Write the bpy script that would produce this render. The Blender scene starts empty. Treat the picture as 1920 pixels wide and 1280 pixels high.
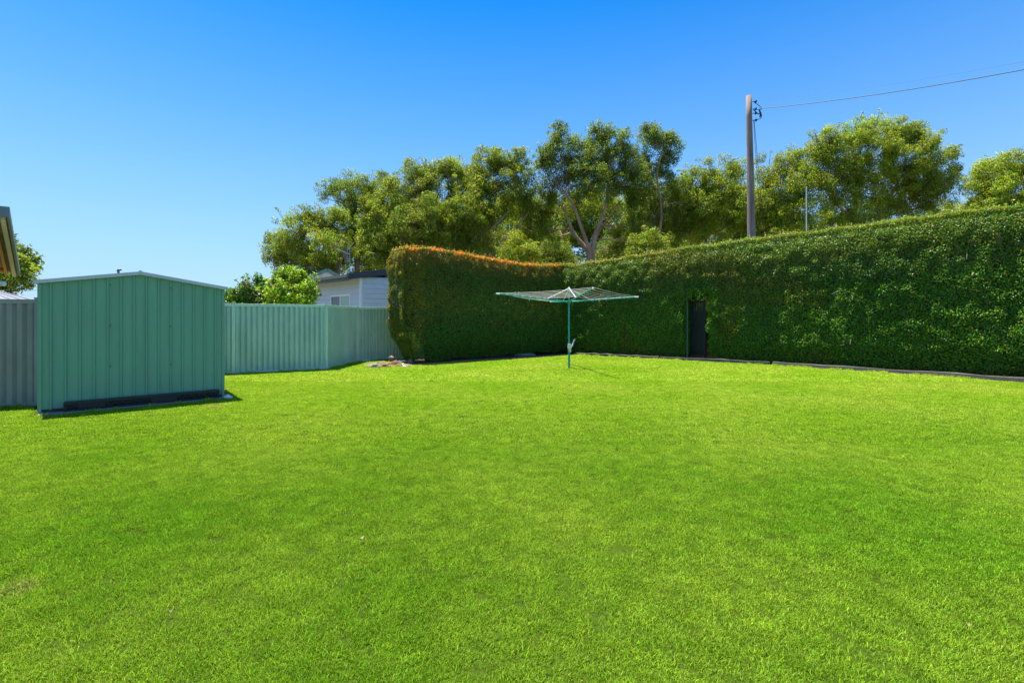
import bpy, math, random
import numpy as np
from mathutils import Vector

random.seed(7)
rng = np.random.default_rng(11)
S = bpy.context.scene
COL = S.collection
PI = math.pi
F, HZ, CH = 900.0, 597.0, 1.45        # focal length and horizon of the photograph in its pixels, eye height in metres


def W(px, py, Y):
    """point seen at a pixel, at depth Y metres"""
    return Vector(((px - 960) / F * Y, Y, CH + (HZ - py) / F * Y))


def G(px, py):
    """point of the flat ground seen at a pixel"""
    Y = CH * F / (py - HZ)
    return Vector(((px - 960) / F * Y, Y, 0))


# ------------------------------------------------------------------ tagging
def tag(o, label=None, cat=None, group=None, kind=None):
    if label: o['label'] = label
    if cat: o['category'] = cat
    if group: o['group'] = group
    if kind: o['kind'] = kind
    return o


def empty(name, loc, label, cat, group=None):
    o = bpy.data.objects.new(name, None)
    o.empty_display_size = 0.2
    COL.objects.link(o)
    o.location = loc
    return tag(o, label, cat, group)


def link(name, me, mat, parent=None):
    o = bpy.data.objects.new(name, me)
    if mat is not None:
        me.materials.append(mat)
    COL.objects.link(o)
    if parent is not None:
        o.parent = parent
        pl = Vector((0, 0, 0))
        p = parent
        while p is not None:
            pl += p.location
            p = p.parent
        o.location = -pl               # meshes are written in world coordinates
    return o


# ------------------------------------------------------------------ mesh builder
class MB:
    def __init__(s):
        s.v, s.f = [], []

    def add(s, vs, fs):
        k = len(s.v)
        s.v += [tuple(p) for p in vs]
        s.f += [tuple(i + k for i in f) for f in fs]
        return s

    def hexa(s, p):
        """eight corners: bottom four counter-clockwise, then the top four"""
        return s.add(p, [(3, 2, 1, 0), (4, 5, 6, 7), (0, 1, 5, 4), (1, 2, 6, 5), (2, 3, 7, 6), (3, 0, 4, 7)])

    def box(s, x0, x1, y0, y1, z0, z1):
        return s.hexa([(x0, y0, z0), (x1, y0, z0), (x1, y1, z0), (x0, y1, z0),
                       (x0, y0, z1), (x1, y0, z1), (x1, y1, z1), (x0, y1, z1)])

    def beam(s, a, b, w, h, up=(0, 0, 1)):
        """rectangular bar from a to b, w across, h along up"""
        a, b, up = Vector(a), Vector(b), Vector(up)
        d = (b - a).normalized()
        u = (up - d * up.dot(d)).normalized()
        r = d.cross(u)
        c = []
        for q in (-1, 1):
            for e, g in ((a, -1), (a, 1), (b, 1), (b, -1)):
                c.append(e + r * (g * w / 2) + u * (q * h / 2))
        return s.hexa(c)

    def obox(s, o, ux, lx, uy, ly, z0, z1):
        """box on a footprint: corner o, directions ux, uy"""
        o, ux, uy = Vector((o[0], o[1], 0)), Vector((ux[0], ux[1], 0)), Vector((uy[0], uy[1], 0))
        q = [o, o + ux * lx, o + ux * lx + uy * ly, o + uy * ly]
        if ux.x * uy.y - ux.y * uy.x < 0:
            q = q[::-1]
        return s.hexa([p + Vector((0, 0, z0)) for p in q] + [p + Vector((0, 0, z1)) for p in q])

    def tube(s, pts, rad, n=8, caps=True):
        pts = [Vector(p) for p in pts]
        if not hasattr(rad, '__len__'):
            rad = [rad] * len(pts)
        k = len(s.v)
        prev = None
        for i, p in enumerate(pts):
            d = (pts[min(i + 1, len(pts) - 1)] - pts[max(i - 1, 0)])
            if d.length < 1e-9: d = Vector((0, 0, 1))
            d.normalize()
            if prev is None:
                ref = Vector((0, 0, 1)) if abs(d.z) < .9 else Vector((1, 0, 0))
                u = ref.cross(d).normalized()
            else:
                u = (prev - d * prev.dot(d)).normalized()
            prev = u
            w = d.cross(u)
            for j in range(n):
                a = 2 * PI * j / n
                s.v.append(tuple(p + (u * math.cos(a) + w * math.sin(a)) * rad[i]))
        for i in range(len(pts) - 1):
            for j in range(n):
                a, b = k + i * n + j, k + i * n + (j + 1) % n
                s.f.append((a, b, b + n, a + n))
        if caps:
            s.f.append(tuple(k + j for j in range(n))[::-1])
            s.f.append(tuple(k + (len(pts) - 1) * n + j for j in range(n)))
        return s

    def build(s, name, mat, parent=None, smooth=False, bevel=0):
        me = bpy.data.meshes.new(name)
        me.from_pydata(s.v, [], s.f)
        if smooth:
            for p in me.polygons: p.use_smooth = True
        o = link(name, me, mat, parent)
        if bevel:
            m = o.modifiers.new('bevel', 'BEVEL')
            m.width = bevel
            m.segments = 2
            m.limit_method = 'ANGLE'
        return o


def quads(name, V, C, mat, parent=None, kind=None):
    """(n,4,3) corners and (n,3) face colours as one mesh"""
    n = len(V)
    me = bpy.data.meshes.new(name)
    me.vertices.add(n * 4)
    me.vertices.foreach_set('co', np.ascontiguousarray(V, dtype=np.float32).ravel())
    me.loops.add(n * 4)
    me.loops.foreach_set('vertex_index', np.arange(n * 4, dtype=np.int32))
    me.polygons.add(n)
    me.polygons.foreach_set('loop_start', np.arange(0, n * 4, 4, dtype=np.int32))
    me.polygons.foreach_set('loop_total', np.full(n, 4, dtype=np.int32))
    me.update(calc_edges=True)
    a = me.attributes.new('tint', 'FLOAT_COLOR', 'FACE')
    c4 = np.ones((n, 4), np.float32)
    c4[:, :3] = C
    a.data.foreach_set('color', c4.ravel())
    o = link(name, me, mat, parent)
    if kind: o['kind'] = kind
    return o


# ------------------------------------------------------------------ numeric helpers
def unit(v):
    return v / np.maximum(np.linalg.norm(v, axis=-1, keepdims=True), 1e-9)


def sstep(a, b, x):
    t = np.clip((x - a) / (b - a), 0, 1)
    return t * t * (3 - 2 * t)


def hash2(i, j, k):
    n = (i.astype(np.int64) * 374761393 + j.astype(np.int64) * 668265263 + k * 974711) & 0xffffffff
    n = ((n ^ (n >> 13)) * 1274126177) & 0xffffffff
    n = n ^ (n >> 16)
    return (n & 0xffff) / 65535.0


def vnoise(x, y, k=0):
    """value noise 0..1"""
    x, y = np.asarray(x, float), np.asarray(y, float)
    i, j = np.floor(x), np.floor(y)
    u, v = x - i, y - j
    u, v = u * u * (3 - 2 * u), v * v * (3 - 2 * v)
    a, b = hash2(i, j, k), hash2(i + 1, j, k)
    c, d = hash2(i, j + 1, k), hash2(i + 1, j + 1, k)
    return (a * (1 - u) + b * u) * (1 - v) + (c * (1 - u) + d * u) * v


def leaf_quads(c, d, n, L, Wd, fold=.25):
    """diamond leaves: centres c, long axes d, normals n, lengths L, widths Wd"""
    d = unit(d)
    s = unit(np.cross(d, n))
    n = np.cross(s, d)
    L, Wd = L[:, None], Wd[:, None]
    V = np.empty((len(c), 4, 3))
    V[:, 0] = c - d * L * .5
    V[:, 1] = c + s * Wd * .5 + n * Wd * fold - d * L * .08
    V[:, 2] = c + d * L * .5 - n * L * .1
    V[:, 3] = c - s * Wd * .5 + n * Wd * fold - d * L * .08
    return V


# ------------------------------------------------------------------ materials
def newmat(name):
    m = bpy.data.materials.new(name)
    m.use_nodes = True
    nt = m.node_tree
    return m, nt, nt.nodes['Principled BSDF'], nt.nodes['Material Output']


def mat(name, col, rough=.6, var=.12, scale=6, bump=0, bscale=40, spec=.4, metal=0, col2=None, stretch=(1, 1, 1)):
    m, nt, b, out = newmat(name)
    b.inputs['Roughness'].default_value = rough
    b.inputs['Specular IOR Level'].default_value = spec
    b.inputs['Metallic'].default_value = metal
    tc = nt.nodes.new('ShaderNodeTexCoord')
    mp = nt.nodes.new('ShaderNodeMapping')
    mp.inputs['Scale'].default_value = stretch
    nt.links.new(tc.outputs['Object'], mp.inputs['Vector'])
    no = nt.nodes.new('ShaderNodeTexNoise')
    no.inputs['Scale'].default_value = scale
    no.inputs['Detail'].default_value = 6
    no.inputs['Roughness'].default_value = .65
    nt.links.new(mp.outputs['Vector'], no.inputs['Vector'])
    cr = nt.nodes.new('ShaderNodeValToRGB')
    c2 = col2 if col2 else [c * (1 - var) for c in col]
    c1 = col if col2 else [min(1, c * (1 + var)) for c in col]
    cr.color_ramp.elements[0].color = (*c2, 1)
    cr.color_ramp.elements[1].color = (*c1, 1)
    cr.color_ramp.elements[0].position = .3
    cr.color_ramp.elements[1].position = .7
    nt.links.new(no.outputs['Fac'], cr.inputs['Fac'])
    nt.links.new(cr.outputs['Color'], b.inputs['Base Color'])
    if bump:
        n2 = nt.nodes.new('ShaderNodeTexNoise')
        n2.inputs['Scale'].default_value = bscale
        n2.inputs['Detail'].default_value = 5
        nt.links.new(mp.outputs['Vector'], n2.inputs['Vector'])
        bp = nt.nodes.new('ShaderNodeBump')
        bp.inputs['Strength'].default_value = bump
        bp.inputs['Distance'].default_value = .02
        nt.links.new(n2.outputs['Fac'], bp.inputs['Height'])
        nt.links.new(bp.outputs['Normal'], b.inputs['Normal'])
    return m


def leafmat(name, rough=.45, spec=.4, trans=.35, tcol=(1.25, 1.15, .5)):
    m, nt, b, out = newmat(name)
    at = nt.nodes.new('ShaderNodeAttribute')
    at.attribute_name = 'tint'
    nt.links.new(at.outputs['Color'], b.inputs['Base Color'])
    b.inputs['Roughness'].default_value = rough
    b.inputs['Specular IOR Level'].default_value = spec
    tr = nt.nodes.new('ShaderNodeBsdfTranslucent')
    mx = nt.nodes.new('ShaderNodeMix')
    mx.data_type = 'RGBA'
    mx.blend_type = 'MULTIPLY'
    mx.inputs['Factor'].default_value = 1
    nt.links.new(at.outputs['Color'], mx.inputs['A'])
    mx.inputs['B'].default_value = (*tcol, 1)
    nt.links.new(mx.outputs['Result'], tr.inputs['Color'])
    ms = nt.nodes.new('ShaderNodeMixShader')
    ms.inputs['Fac'].default_value = trans
    nt.links.new(b.outputs['BSDF'], ms.inputs[1])
    nt.links.new(tr.outputs['BSDF'], ms.inputs[2])
    nt.links.new(ms.outputs['Shader'], out.inputs['Surface'])
    return m


M = dict(
    shed=mat('shed_green_steel', (.165, .365, .24), .45, .09, 5, spec=.4, stretch=(1, 1, .12)),
    shed_trim=mat('shed_trim_steel', (.165, .35, .23), .42, .05, 3),
    zinc=mat('zinc_roof', (.52, .54, .57), .45, .08, 4, metal=.2),
    fence=mat('green_fence_steel', (.52, .68, .55), .5, col2=(.34, .48, .40), scale=1.4, spec=.35, stretch=(1, 1, .5)),
    fence_trim=mat('green_fence_rail', (.52, .70, .56), .5, .06, 4),
    greyfence=mat('grey_fence_steel', (.37, .35, .31), .5, col2=(.25, .245, .225), scale=2.2, stretch=(1, 1, .4)),
    black=mat('black_plastic', (.009, .012, .022), .42, .15, 10, spec=.5),
    concrete=mat('concrete', (.22, .205, .19), .9, .15, 9, bump=.3),
    soil=mat('mulch', (.085, .06, .042), .95, col2=(.035, .026, .02), scale=14, bump=.8, bscale=60),
    dirt=mat('bare_dirt', (.25, .15, .09), .95, col2=(.15, .10, .055), scale=12, bump=.5),
    timber=mat('weathered_timber', (.19, .155, .135), .85, col2=(.09, .075, .068), scale=5, bump=.5, bscale=30, stretch=(1, 1, 6)),
    pole=mat('pole_timber', (.31, .245, .205), .85, col2=(.12, .09, .078), scale=3, bump=.6, bscale=12, stretch=(5, 5, .35)),
    bark=mat('paper_bark', (.40, .27, .185), .9, col2=(.19, .125, .085), scale=2.5, bump=.8, bscale=8, stretch=(1, 1, .4)),
    twig=mat('dead_twig', (.38, .29, .22), .9, .25, 20),
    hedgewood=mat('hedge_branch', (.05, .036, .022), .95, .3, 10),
    teal=mat('teal_paint', (.02, .29, .24), .35, .07, 5, spec=.5),
    white=mat('white_paint', (.74, .76, .76), .4, .05, 6),
    galv=mat('galvanised', (.62, .63, .62), .35, .1, 8, metal=.5),
    aerial=mat('aerial_metal', (.26, .28, .28), .45, .1, 8, metal=.3),
    line=mat('cord_line', (.74, .70, .62), .7, .15, 30),
    wire=mat('cable', (.03, .032, .04), .6, .1, 10),
    board=mat('weatherboard', (.50, .545, .63), .6, .05, 3),
    boardtrim=mat('board_trim', (.64, .69, .78), .5, .04, 3),
    charcoal=mat('charcoal_fascia', (.038, .045, .057), .45, .08, 3),
    gutter=mat('gutter_steel', (.15, .18, .175), .45, .08, 3),
    soffit=mat('soffit', (.42, .38, .34), .8, .06, 3),
    roofg=mat('charcoal_roof', (.09, .10, .11), .5, .1, 3),
    curtain=mat('curtain', (.36, .50, .46), .8, .08, 8, stretch=(6, 6, .3)),
    greentrim=mat('green_barge', (.16, .27, .235), .5, .08, 3),
    paleroof=mat('pale_roof', (.215, .23, .265), .45, .07, 4),
    gable=mat('weathered_gable', (.85, .86, .90), .8, col2=(.5, .55, .72), scale=1.6, stretch=(1, 1, .5)),
    dark=mat('dark_opening', (.012, .012, .012), .7, .1, 3),
    orange=mat('oiled_timber', (.48, .22, .07), .6, .2, 5, stretch=(4, 4, 1)),
    brownsheet=mat('aged_sheet', (.25, .215, .15), .7, .2, 4),
    rust=mat('rusty_screw', (.10, .07, .04), .8, .2, 20),
    palewall=mat('cream_wall', (.52, .45, .33), .8, .06, 4),
    brick=mat('brick_paving', (.40, .22, .15), .9, .25, 10, bump=.3),
    darkgate=mat('dark_gate_mesh', (.012, .024, .022), .6, .15, 5),
    darkpost=mat('green_post', (.055, .11, .09), .5, .1, 5),
    paling=mat('paling', (.09, .065, .048), .9, .25, 4, stretch=(6, 6, .4)),
    rock=mat('sandstone_rock', (.29, .235, .19), .9, col2=(.16, .125, .10), scale=9, bump=.6, bscale=25),
    rockpink=mat('pink_brick_rubble', (.30, .145, .105), .9, col2=(.17, .08, .06), scale=9, bump=.6, bscale=25),
    rockwhite=mat('white_stone', (.74, .72, .74), .9, .1, 9, bump=.4),
    rockgrey=mat('grey_stone', (.10, .105, .11), .9, .25, 9, bump=.6, bscale=25),
    slate=mat('slate_piece', (.06, .085, .09), .7, .2, 9),
    dryleaf=mat('dry_leaf', (.34, .24, .12), .8, .15, 30),
    glass=None,
)
g, nt, b, out = newmat('window_glass')
b.inputs['Base Color'].default_value = (.035, .06, .06, 1)
b.inputs['Roughness'].default_value = .06
b.inputs['Specular IOR Level'].default_value = .7
M['glass'] = g
M['hedge'] = leafmat('hedge_leaf', .42, .34, .40)
M['tree'] = leafmat('tree_leaf', .5, .3, .43)
M['shrub'] = leafmat('shrub_leaf', .4, .45, .42)


def peg_mat(name, col):
    return mat(name, col, .4, .04, 10)


# ------------------------------------------------------------------ sky, sun, camera
EL = math.radians(73)
SA = Vector((-.80, .60, 0)).normalized()          # compass direction towards the sun
wd = bpy.data.worlds.new("World")
S.world = wd
wd.use_nodes = True
nt = wd.node_tree
bg = nt.nodes['Background']
sky = nt.nodes.new('ShaderNodeTexSky')
sky.sky_type = 'NISHITA'
sky.sun_disc = False
sky.sun_elevation = EL
sky.sun_rotation = math.atan2(SA.x, SA.y)
sky.altitude = 0
sky.air_density = 1.0
sky.dust_density = 0
sky.ozone_density = 10
hs = nt.nodes.new('ShaderNodeHueSaturation')
hs.inputs['Saturation'].default_value = 1.2
hs.inputs['Hue'].default_value = .5
nt.links.new(sky.outputs['Color'], hs.inputs['Color'])
# paler air towards the horizon, natural saturation high overhead
tcw = nt.nodes.new('ShaderNodeTexCoord')
sx = nt.nodes.new('ShaderNodeSeparateXYZ')
nt.links.new(tcw.outputs['Generated'], sx.inputs[0])
m1 = nt.nodes.new('ShaderNodeMapRange'); m1.interpolation_type = 'SMOOTHSTEP'
for k_, v_ in (('From Min', .5), ('From Max', .75), ('To Min', 1.30), ('To Max', 1.0)): m1.inputs[k_].default_value = v_
nt.links.new(sx.outputs['Z'], m1.inputs['Value'])
nt.links.new(m1.outputs['Result'], hs.inputs['Saturation'])
m2 = nt.nodes.new('ShaderNodeMapRange'); m2.interpolation_type = 'LINEAR'
for k_, v_ in (('From Min', 0), ('From Max', .60), ('To Min', 1.0), ('To Max', .0)): m2.inputs[k_].default_value = v_
nt.links.new(sx.outputs['Z'], m2.inputs['Value'])
hz_ = nt.nodes.new('ShaderNodeMix'); hz_.data_type = 'RGBA'
pw = nt.nodes.new('ShaderNodeMath'); pw.operation = 'POWER'; pw.inputs[1].default_value = 1.3
nt.links.new(m2.outputs['Result'], pw.inputs[0])
nt.links.new(pw.outputs[0], hz_.inputs['Factor'])
nt.links.new(hs.outputs['Color'], hz_.inputs['A'])
hz_.inputs['B'].default_value = (2.05, 3.15, 4.4, 1)
nt.links.new(hz_.outputs['Result'], bg.inputs['Color'])
bg.inputs['Strength'].default_value = .095
S.cycles.diffuse_bounces = 8
S.cycles.max_bounces = 14
S.cycles.use_denoising = True
S.cycles.use_adaptive_sampling = False
S.cycles.sample_clamp_indirect = 6

sl = bpy.data.lights.new('sun', 'SUN')
sl.energy = 5.0
sl.angle = math.radians(.53)
sl.color = (1, .95, .86)
so = bpy.data.objects.new('sun', sl)
COL.objects.link(so)
sv = Vector((SA.x * math.cos(EL), SA.y * math.cos(EL), math.sin(EL)))
so.rotation_euler = sv.to_track_quat('Z', 'Y').to_euler()
so.location = (0, 0, 60)

cd = bpy.data.cameras.new('camera')
cd.sensor_width = 36
cd.lens = F / 1920 * 36
cd.shift_y = -(640 - HZ) / 1920
cd.clip_end = 3000
co = bpy.data.objects.new('camera', cd)
COL.objects.link(co)
co.location = (0, 0, CH)
co.rotation_euler = (PI / 2, 0, 0)
S.camera = co
S.view_settings.view_transform = 'Standard'
S.view_settings.look = 'None'
S.view_settings.gamma = 1
S.view_settings.exposure = 1.3

# ------------------------------------------------------------------ ground
LAWN = [(-14, -7), (17, -7), (17, 4.7), (11.75, 10.65), (8.0, 14.9), (2.45, 19.15), (-3.0, 15.1), (-3.55, 15.0), (-4.5, 16.3),
        (-5.2, 15.9), (-5.3, 13.6), (-7.46, 12.4), (-10.4, 10.6), (-8.5, 8.2), (-7.9, 7.95), (-14, 5.6)]


def inpoly(x, y, poly):
    r = np.zeros(len(x), bool)
    n = len(poly)
    for i in range(n):
        x0, y0 = poly[i]
        x1, y1 = poly[(i + 1) % n]
        c = ((y0 > y) != (y1 > y)) & (x < (x1 - x0) * (y - y0) / (y1 - y0 + 1e-12) + x0)
        r ^= c
    return r


m, nt, b, out = newmat('lawn_ground')
geo = nt.nodes.new('ShaderNodeNewGeometry')
n1 = nt.nodes.new('ShaderNodeTexNoise'); n1.inputs['Scale'].default_value = .45; n1.inputs['Detail'].default_value = 5
n2 = nt.nodes.new('ShaderNodeTexNoise'); n2.inputs['Scale'].default_value = 45; n2.inputs['Detail'].default_value = 4
for n in (n1, n2): nt.links.new(geo.outputs['Position'], n.inputs['Vector'])
ad = nt.nodes.new('ShaderNodeMath'); ad.operation = 'ADD'
nt.links.new(n1.outputs['Fac'], ad.inputs[0]); nt.links.new(n2.outputs['Fac'], ad.inputs[1])
cr = nt.nodes.new('ShaderNodeValToRGB')
cr.color_ramp.elements[0].position = .35; cr.color_ramp.elements[0].color = (.018, .034, .004, 1)
cr.color_ramp.elements[1].position = .62; cr.color_ramp.elements[1].color = (.055, .09, .009, 1)
mu = nt.nodes.new('ShaderNodeMath'); mu.operation = 'MULTIPLY'; mu.inputs[1].default_value = .5
nt.links.new(ad.outputs[0], mu.inputs[0]); nt.links.new(mu.outputs[0], cr.inputs['Fac'])
nt.links.new(cr.outputs['Color'], b.inputs['Base Color'])
b.inputs['Roughness'].default_value = 1; b.inputs['Specular IOR Level'].default_value = 0
M['lawn'] = m
M['field'] = mat('field_ground', (.11, .13, .04), .95, col2=(.16, .13, .07), scale=.3)

gb = MB()
gb.add([(-900, -300, -.03), (900, -300, -.03), (900, 1500, -.03), (-900, 1500, -.03)], [(0, 1, 2, 3)])
tag(gb.build('ground', M['field']), 'flat open ground beyond the yard', 'ground', kind='structure')
lb = MB()
lb.add([(x, y, 0) for x, y in LAWN], [tuple(range(len(LAWN)))])
tag(lb.build('lawn', M['lawn']), 'close-cut green lawn soil and thatch of the back yard', 'lawn', kind='structure')
# planting beds under the hedges
bb = MB()
bb.add([(2.45, 19.15, -.008), (8, 14.9, -.008), (13.6, 8.55, -.008), (16, 10.6, -.008), (10, 17.6, -.008), (3, 23.6, -.008),
        (-5.6, 16.6, -.008), (-3.55, 15, -.008), (-3, 15.1, -.008)], [tuple(range(9))])
tag(bb.build('garden_bed', M['soil']), 'dark mulch bed under the hedges', 'garden bed', kind='structure')

# ------------------------------------------------------------------ grass
m, nt, b, out = newmat('grass_blade')
geo = nt.nodes.new('ShaderNodeNewGeometry')
at = nt.nodes.new('ShaderNodeAttribute'); at.attribute_name = 'tint'
def noise(sc, det=3):
    n = nt.nodes.new('ShaderNodeTexNoise'); n.inputs['Scale'].default_value = sc; n.inputs['Detail'].default_value = det
    nt.links.new(geo.outputs['Position'], n.inputs['Vector'])
    return n
def ramp(src, p0, p1, c0, c1):
    r = nt.nodes.new('ShaderNodeValToRGB')
    r.color_ramp.elements[0].position = p0; r.color_ramp.elements[0].color = (*c0, 1)
    r.color_ramp.elements[1].position = p1; r.color_ramp.elements[1].color = (*c1, 1)
    nt.links.new(src, r.inputs['Fac'])
    return r.outputs['Color']
def mix(bt, fac, a, c):
    x = nt.nodes.new('ShaderNodeMix'); x.data_type = 'RGBA'; x.blend_type = bt
    if isinstance(fac, float): x.inputs['Factor'].default_value = fac
    else: nt.links.new(fac, x.inputs['Factor'])
    for s_, v in (('A', a), ('B', c)):
        if isinstance(v, tuple): x.inputs[s_].default_value = (*v, 1)
        else: nt.links.new(v, x.inputs[s_])
    return x.outputs['Result']
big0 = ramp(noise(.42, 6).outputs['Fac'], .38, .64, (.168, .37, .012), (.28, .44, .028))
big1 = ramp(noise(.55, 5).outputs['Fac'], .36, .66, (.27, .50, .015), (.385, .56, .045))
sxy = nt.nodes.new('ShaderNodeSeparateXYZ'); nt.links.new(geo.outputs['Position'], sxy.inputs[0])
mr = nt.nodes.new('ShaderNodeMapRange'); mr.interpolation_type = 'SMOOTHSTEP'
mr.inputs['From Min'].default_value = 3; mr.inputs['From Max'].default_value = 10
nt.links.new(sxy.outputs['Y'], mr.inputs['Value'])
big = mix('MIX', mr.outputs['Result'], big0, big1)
# a few dry spots
for (px_, py_, r_) in ((403, 762, .34), (30, 1105, .16)):
    c_ = G(px_, py_)
    vd = nt.nodes.new('ShaderNodeVectorMath'); vd.operation = 'DISTANCE'
    nt.links.new(geo.outputs['Position'], vd.inputs[0]); vd.inputs[1].default_value = (c_.x, c_.y, .01)
    ma = nt.nodes.new('ShaderNodeMapRange'); ma.interpolation_type = 'SMOOTHSTEP'
    ma.inputs['From Min'].default_value = r_; ma.inputs['From Max'].default_value = r_ * .15
    ma.inputs['To Max'].default_value = .4
    nt.links.new(vd.outputs['Value'], ma.inputs['Value'])
    big = mix('MIX', ma.outputs['Result'], big, (.46, .40, .13))
small = ramp(noise(5.5, 3).outputs['Fac'], .35, .68, (.82, .86, .8), (1.18, 1.12, 1.2))
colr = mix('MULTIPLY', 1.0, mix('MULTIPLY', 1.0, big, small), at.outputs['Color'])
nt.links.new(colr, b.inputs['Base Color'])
b.inputs['Roughness'].default_value = .55; b.inputs['Specular IOR Level'].default_value = .12
tr = nt.nodes.new('ShaderNodeBsdfTranslucent')
nt.links.new(mix('MULTIPLY', 1.0, colr, (1.2, 1.15, .6)), tr.inputs['Color'])
ms = nt.nodes.new('ShaderNodeMixShader'); ms.inputs['Fac'].default_value = .4
nt.links.new(b.outputs['BSDF'], ms.inputs[1]); nt.links.new(tr.outputs['BSDF'], ms.inputs[2])
nt.links.new(ms.outputs['Shader'], out.inputs['Surface'])
M['grass'] = m


def clump(k, nb, R, hmin, hmax, w):
    r = np.random.default_rng(100 + k)
    a = r.uniform(0, 2 * PI, nb)
    rad = R * np.sqrt(r.uniform(0, 1, nb))
    base = np.stack([rad * np.cos(a), rad * np.sin(a), np.zeros(nb)], 1)
    h = r.uniform(hmin, hmax, nb)
    la = r.uniform(0, 2 * PI, nb)
    lean = r.uniform(.25, 1.25, nb) * h
    tip = base + np.stack([lean * np.cos(la), lean * np.sin(la), h], 1)
    mid = base + np.stack([lean * .32 * np.cos(la), lean * .32 * np.sin(la), h * .62], 1)
    sa = la + PI / 2 + r.uniform(-.7, .7, nb)
    ww = w * r.uniform(.7, 1.3, nb)
    sd = np.stack([np.cos(sa), np.sin(sa), np.zeros(nb)], 1) * ww[:, None] * .5
    V = np.empty((nb, 4, 3))
    V[:, 0] = base - sd * .6 - np.array([0, 0, .004])
    V[:, 1] = mid - sd
    V[:, 2] = tip
    V[:, 3] = mid + sd
    br = r.uniform(.34, 1.58, nb)
    tint = np.stack([br * r.uniform(.85, 1.25, nb), br, br * r.uniform(.7, 1.5, nb)], 1)
    dry = r.uniform(0, 1, nb) < .09
    tint[dry] = np.array([1.6, 1.15, 3.2]) * r.uniform(.8, 1.2, (dry.sum(), 1))
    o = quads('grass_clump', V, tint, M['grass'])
    COL.objects.unlink(o)
    return o


def grass_points(y0, y1, dens, xm):
    n = int((y1 - y0) * 2 * xm * dens)
    x = rng.uniform(-xm, xm, n)
    y = rng.uniform(y0, y1, n)
    k = inpoly(x, y, LAWN) & (np.abs(x) < np.maximum(y, 0) * 1.1 + 4.5)
    # keep off the slab of the shed
    ex, ey = np.array([.765, .645]), np.array([.645, -.765])
    dx, dy = x + 7.15, y - 7.25
    u, v = dx * ex[0] + dy * ex[1], dx * ey[0] + dy * ey[1]
    k &= ~((u > -.12) & (u < 2.52) & (v < .26) & (v > -1.7))
    k &= ~((np.hypot((x + 3.85) / .8, (y - 15.0) / .75) < 1) & (rng.uniform(0, 1, n) < .93))
    x, y = x[k], y[k]
    return np.stack([x, y, np.zeros(len(x))], 1)


def grass(name, pts, clumps, label):
    me = bpy.data.meshes.new(name)
    me.vertices.add(len(pts))
    me.vertices.foreach_set('co', pts.astype(np.float32).ravel())
    me.update()
    o = link(name, me, M['grass'])
    tag(o, label, 'grass', kind='stuff')
    ng = bpy.data.node_groups.new(name, 'GeometryNodeTree')
    ng.interface.new_socket('Geometry', in_out='INPUT', socket_type='NodeSocketGeometry')
    ng.interface.new_socket('Geometry', in_out='OUTPUT', socket_type='NodeSocketGeometry')
    N, Lk = ng.nodes, ng.links
    gi, go = N.new('NodeGroupInput'), N.new('NodeGroupOutput')
    jn = N.new('GeometryNodeGeometryToInstance')
    for c in clumps:
        oi = N.new('GeometryNodeObjectInfo')
        oi.inputs['Object'].default_value = c
        oi.inputs['As Instance'].default_value = True
        Lk.new(oi.outputs['Geometry'], jn.inputs[0])
    # join keeps each clump as an instance of its own
    jg = N.new('GeometryNodeJoinGeometry')
    for l in list(Lk):
        if l.to_node == jn:
            Lk.new(l.from_socket, jg.inputs[0])
    N.remove(jn)
    ip = N.new('GeometryNodeInstanceOnPoints')
    ip.inputs['Pick Instance'].default_value = True
    Lk.new(gi.outputs[0], ip.inputs['Points'])
    Lk.new(jg.outputs[0], ip.inputs['Instance'])
    rr = N.new('FunctionNodeRandomValue'); rr.data_type = 'FLOAT_VECTOR'
    rr.inputs[0].default_value = (0, 0, 0); rr.inputs[1].default_value = (0, 0, 6.283)
    Lk.new(rr.outputs[0], ip.inputs['Rotation'])
    rs = N.new('FunctionNodeRandomValue'); rs.data_type = 'FLOAT'
    rs.inputs[2].default_value = .75; rs.inputs[3].default_value = 1.3
    Lk.new(rs.outputs[1], ip.inputs['Scale'])
    Lk.new(ip.outputs[0], go.inputs[0])
    md = o.modifiers.new('grass', 'NODES')
    md.node_group = ng
    return o


near = [clump(k, 90, .045, .005, .019, .0024) for k in range(8)]
mid_ = [clump(20 + k, 80, .07, .008, .022, .0042) for k in range(6)]
far = [clump(40 + k, 70, .11, .012, .032, .008) for k in range(6)]
pn = grass_points(-.5, 5.5, 720, 11)
pm = grass_points(5.5, 11, 330, 15)
pf = grass_points(11, 20, 150, 16)
grass('grass', pn, near, 'short fine grass of the near lawn')
grass('grass', pm, mid_, 'short grass across the middle of the lawn')
grass('grass', pf, far, 'short grass at the far end of the lawn by the hedges')

# longer uncut tufts where the mower cannot reach
tuft = [clump(60 + k, 26, .035, .025, .075, .0045) for k in range(6)]


def edge_points(lines):
    out = []
    for (x0, y0), (x1, y1), per, spread in lines:
        n = int(math.hypot(x1 - x0, y1 - y0) * per)
        t = rng.uniform(0, 1, n)
        keep = vnoise(t * math.hypot(x1 - x0, y1 - y0) * 2.3, t * 0, 91) > .38
        t = t[keep]
        nx, ny = -(y1 - y0), x1 - x0
        L_ = math.hypot(nx, ny)
        w = np.abs(rng.normal(0, spread, len(t)))
        out.append(np.stack([x0 + (x1 - x0) * t - nx / L_ * w * -1, y0 + (y1 - y0) * t - ny / L_ * w * -1, t * 0], 1))
    return np.concatenate(out)


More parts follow.
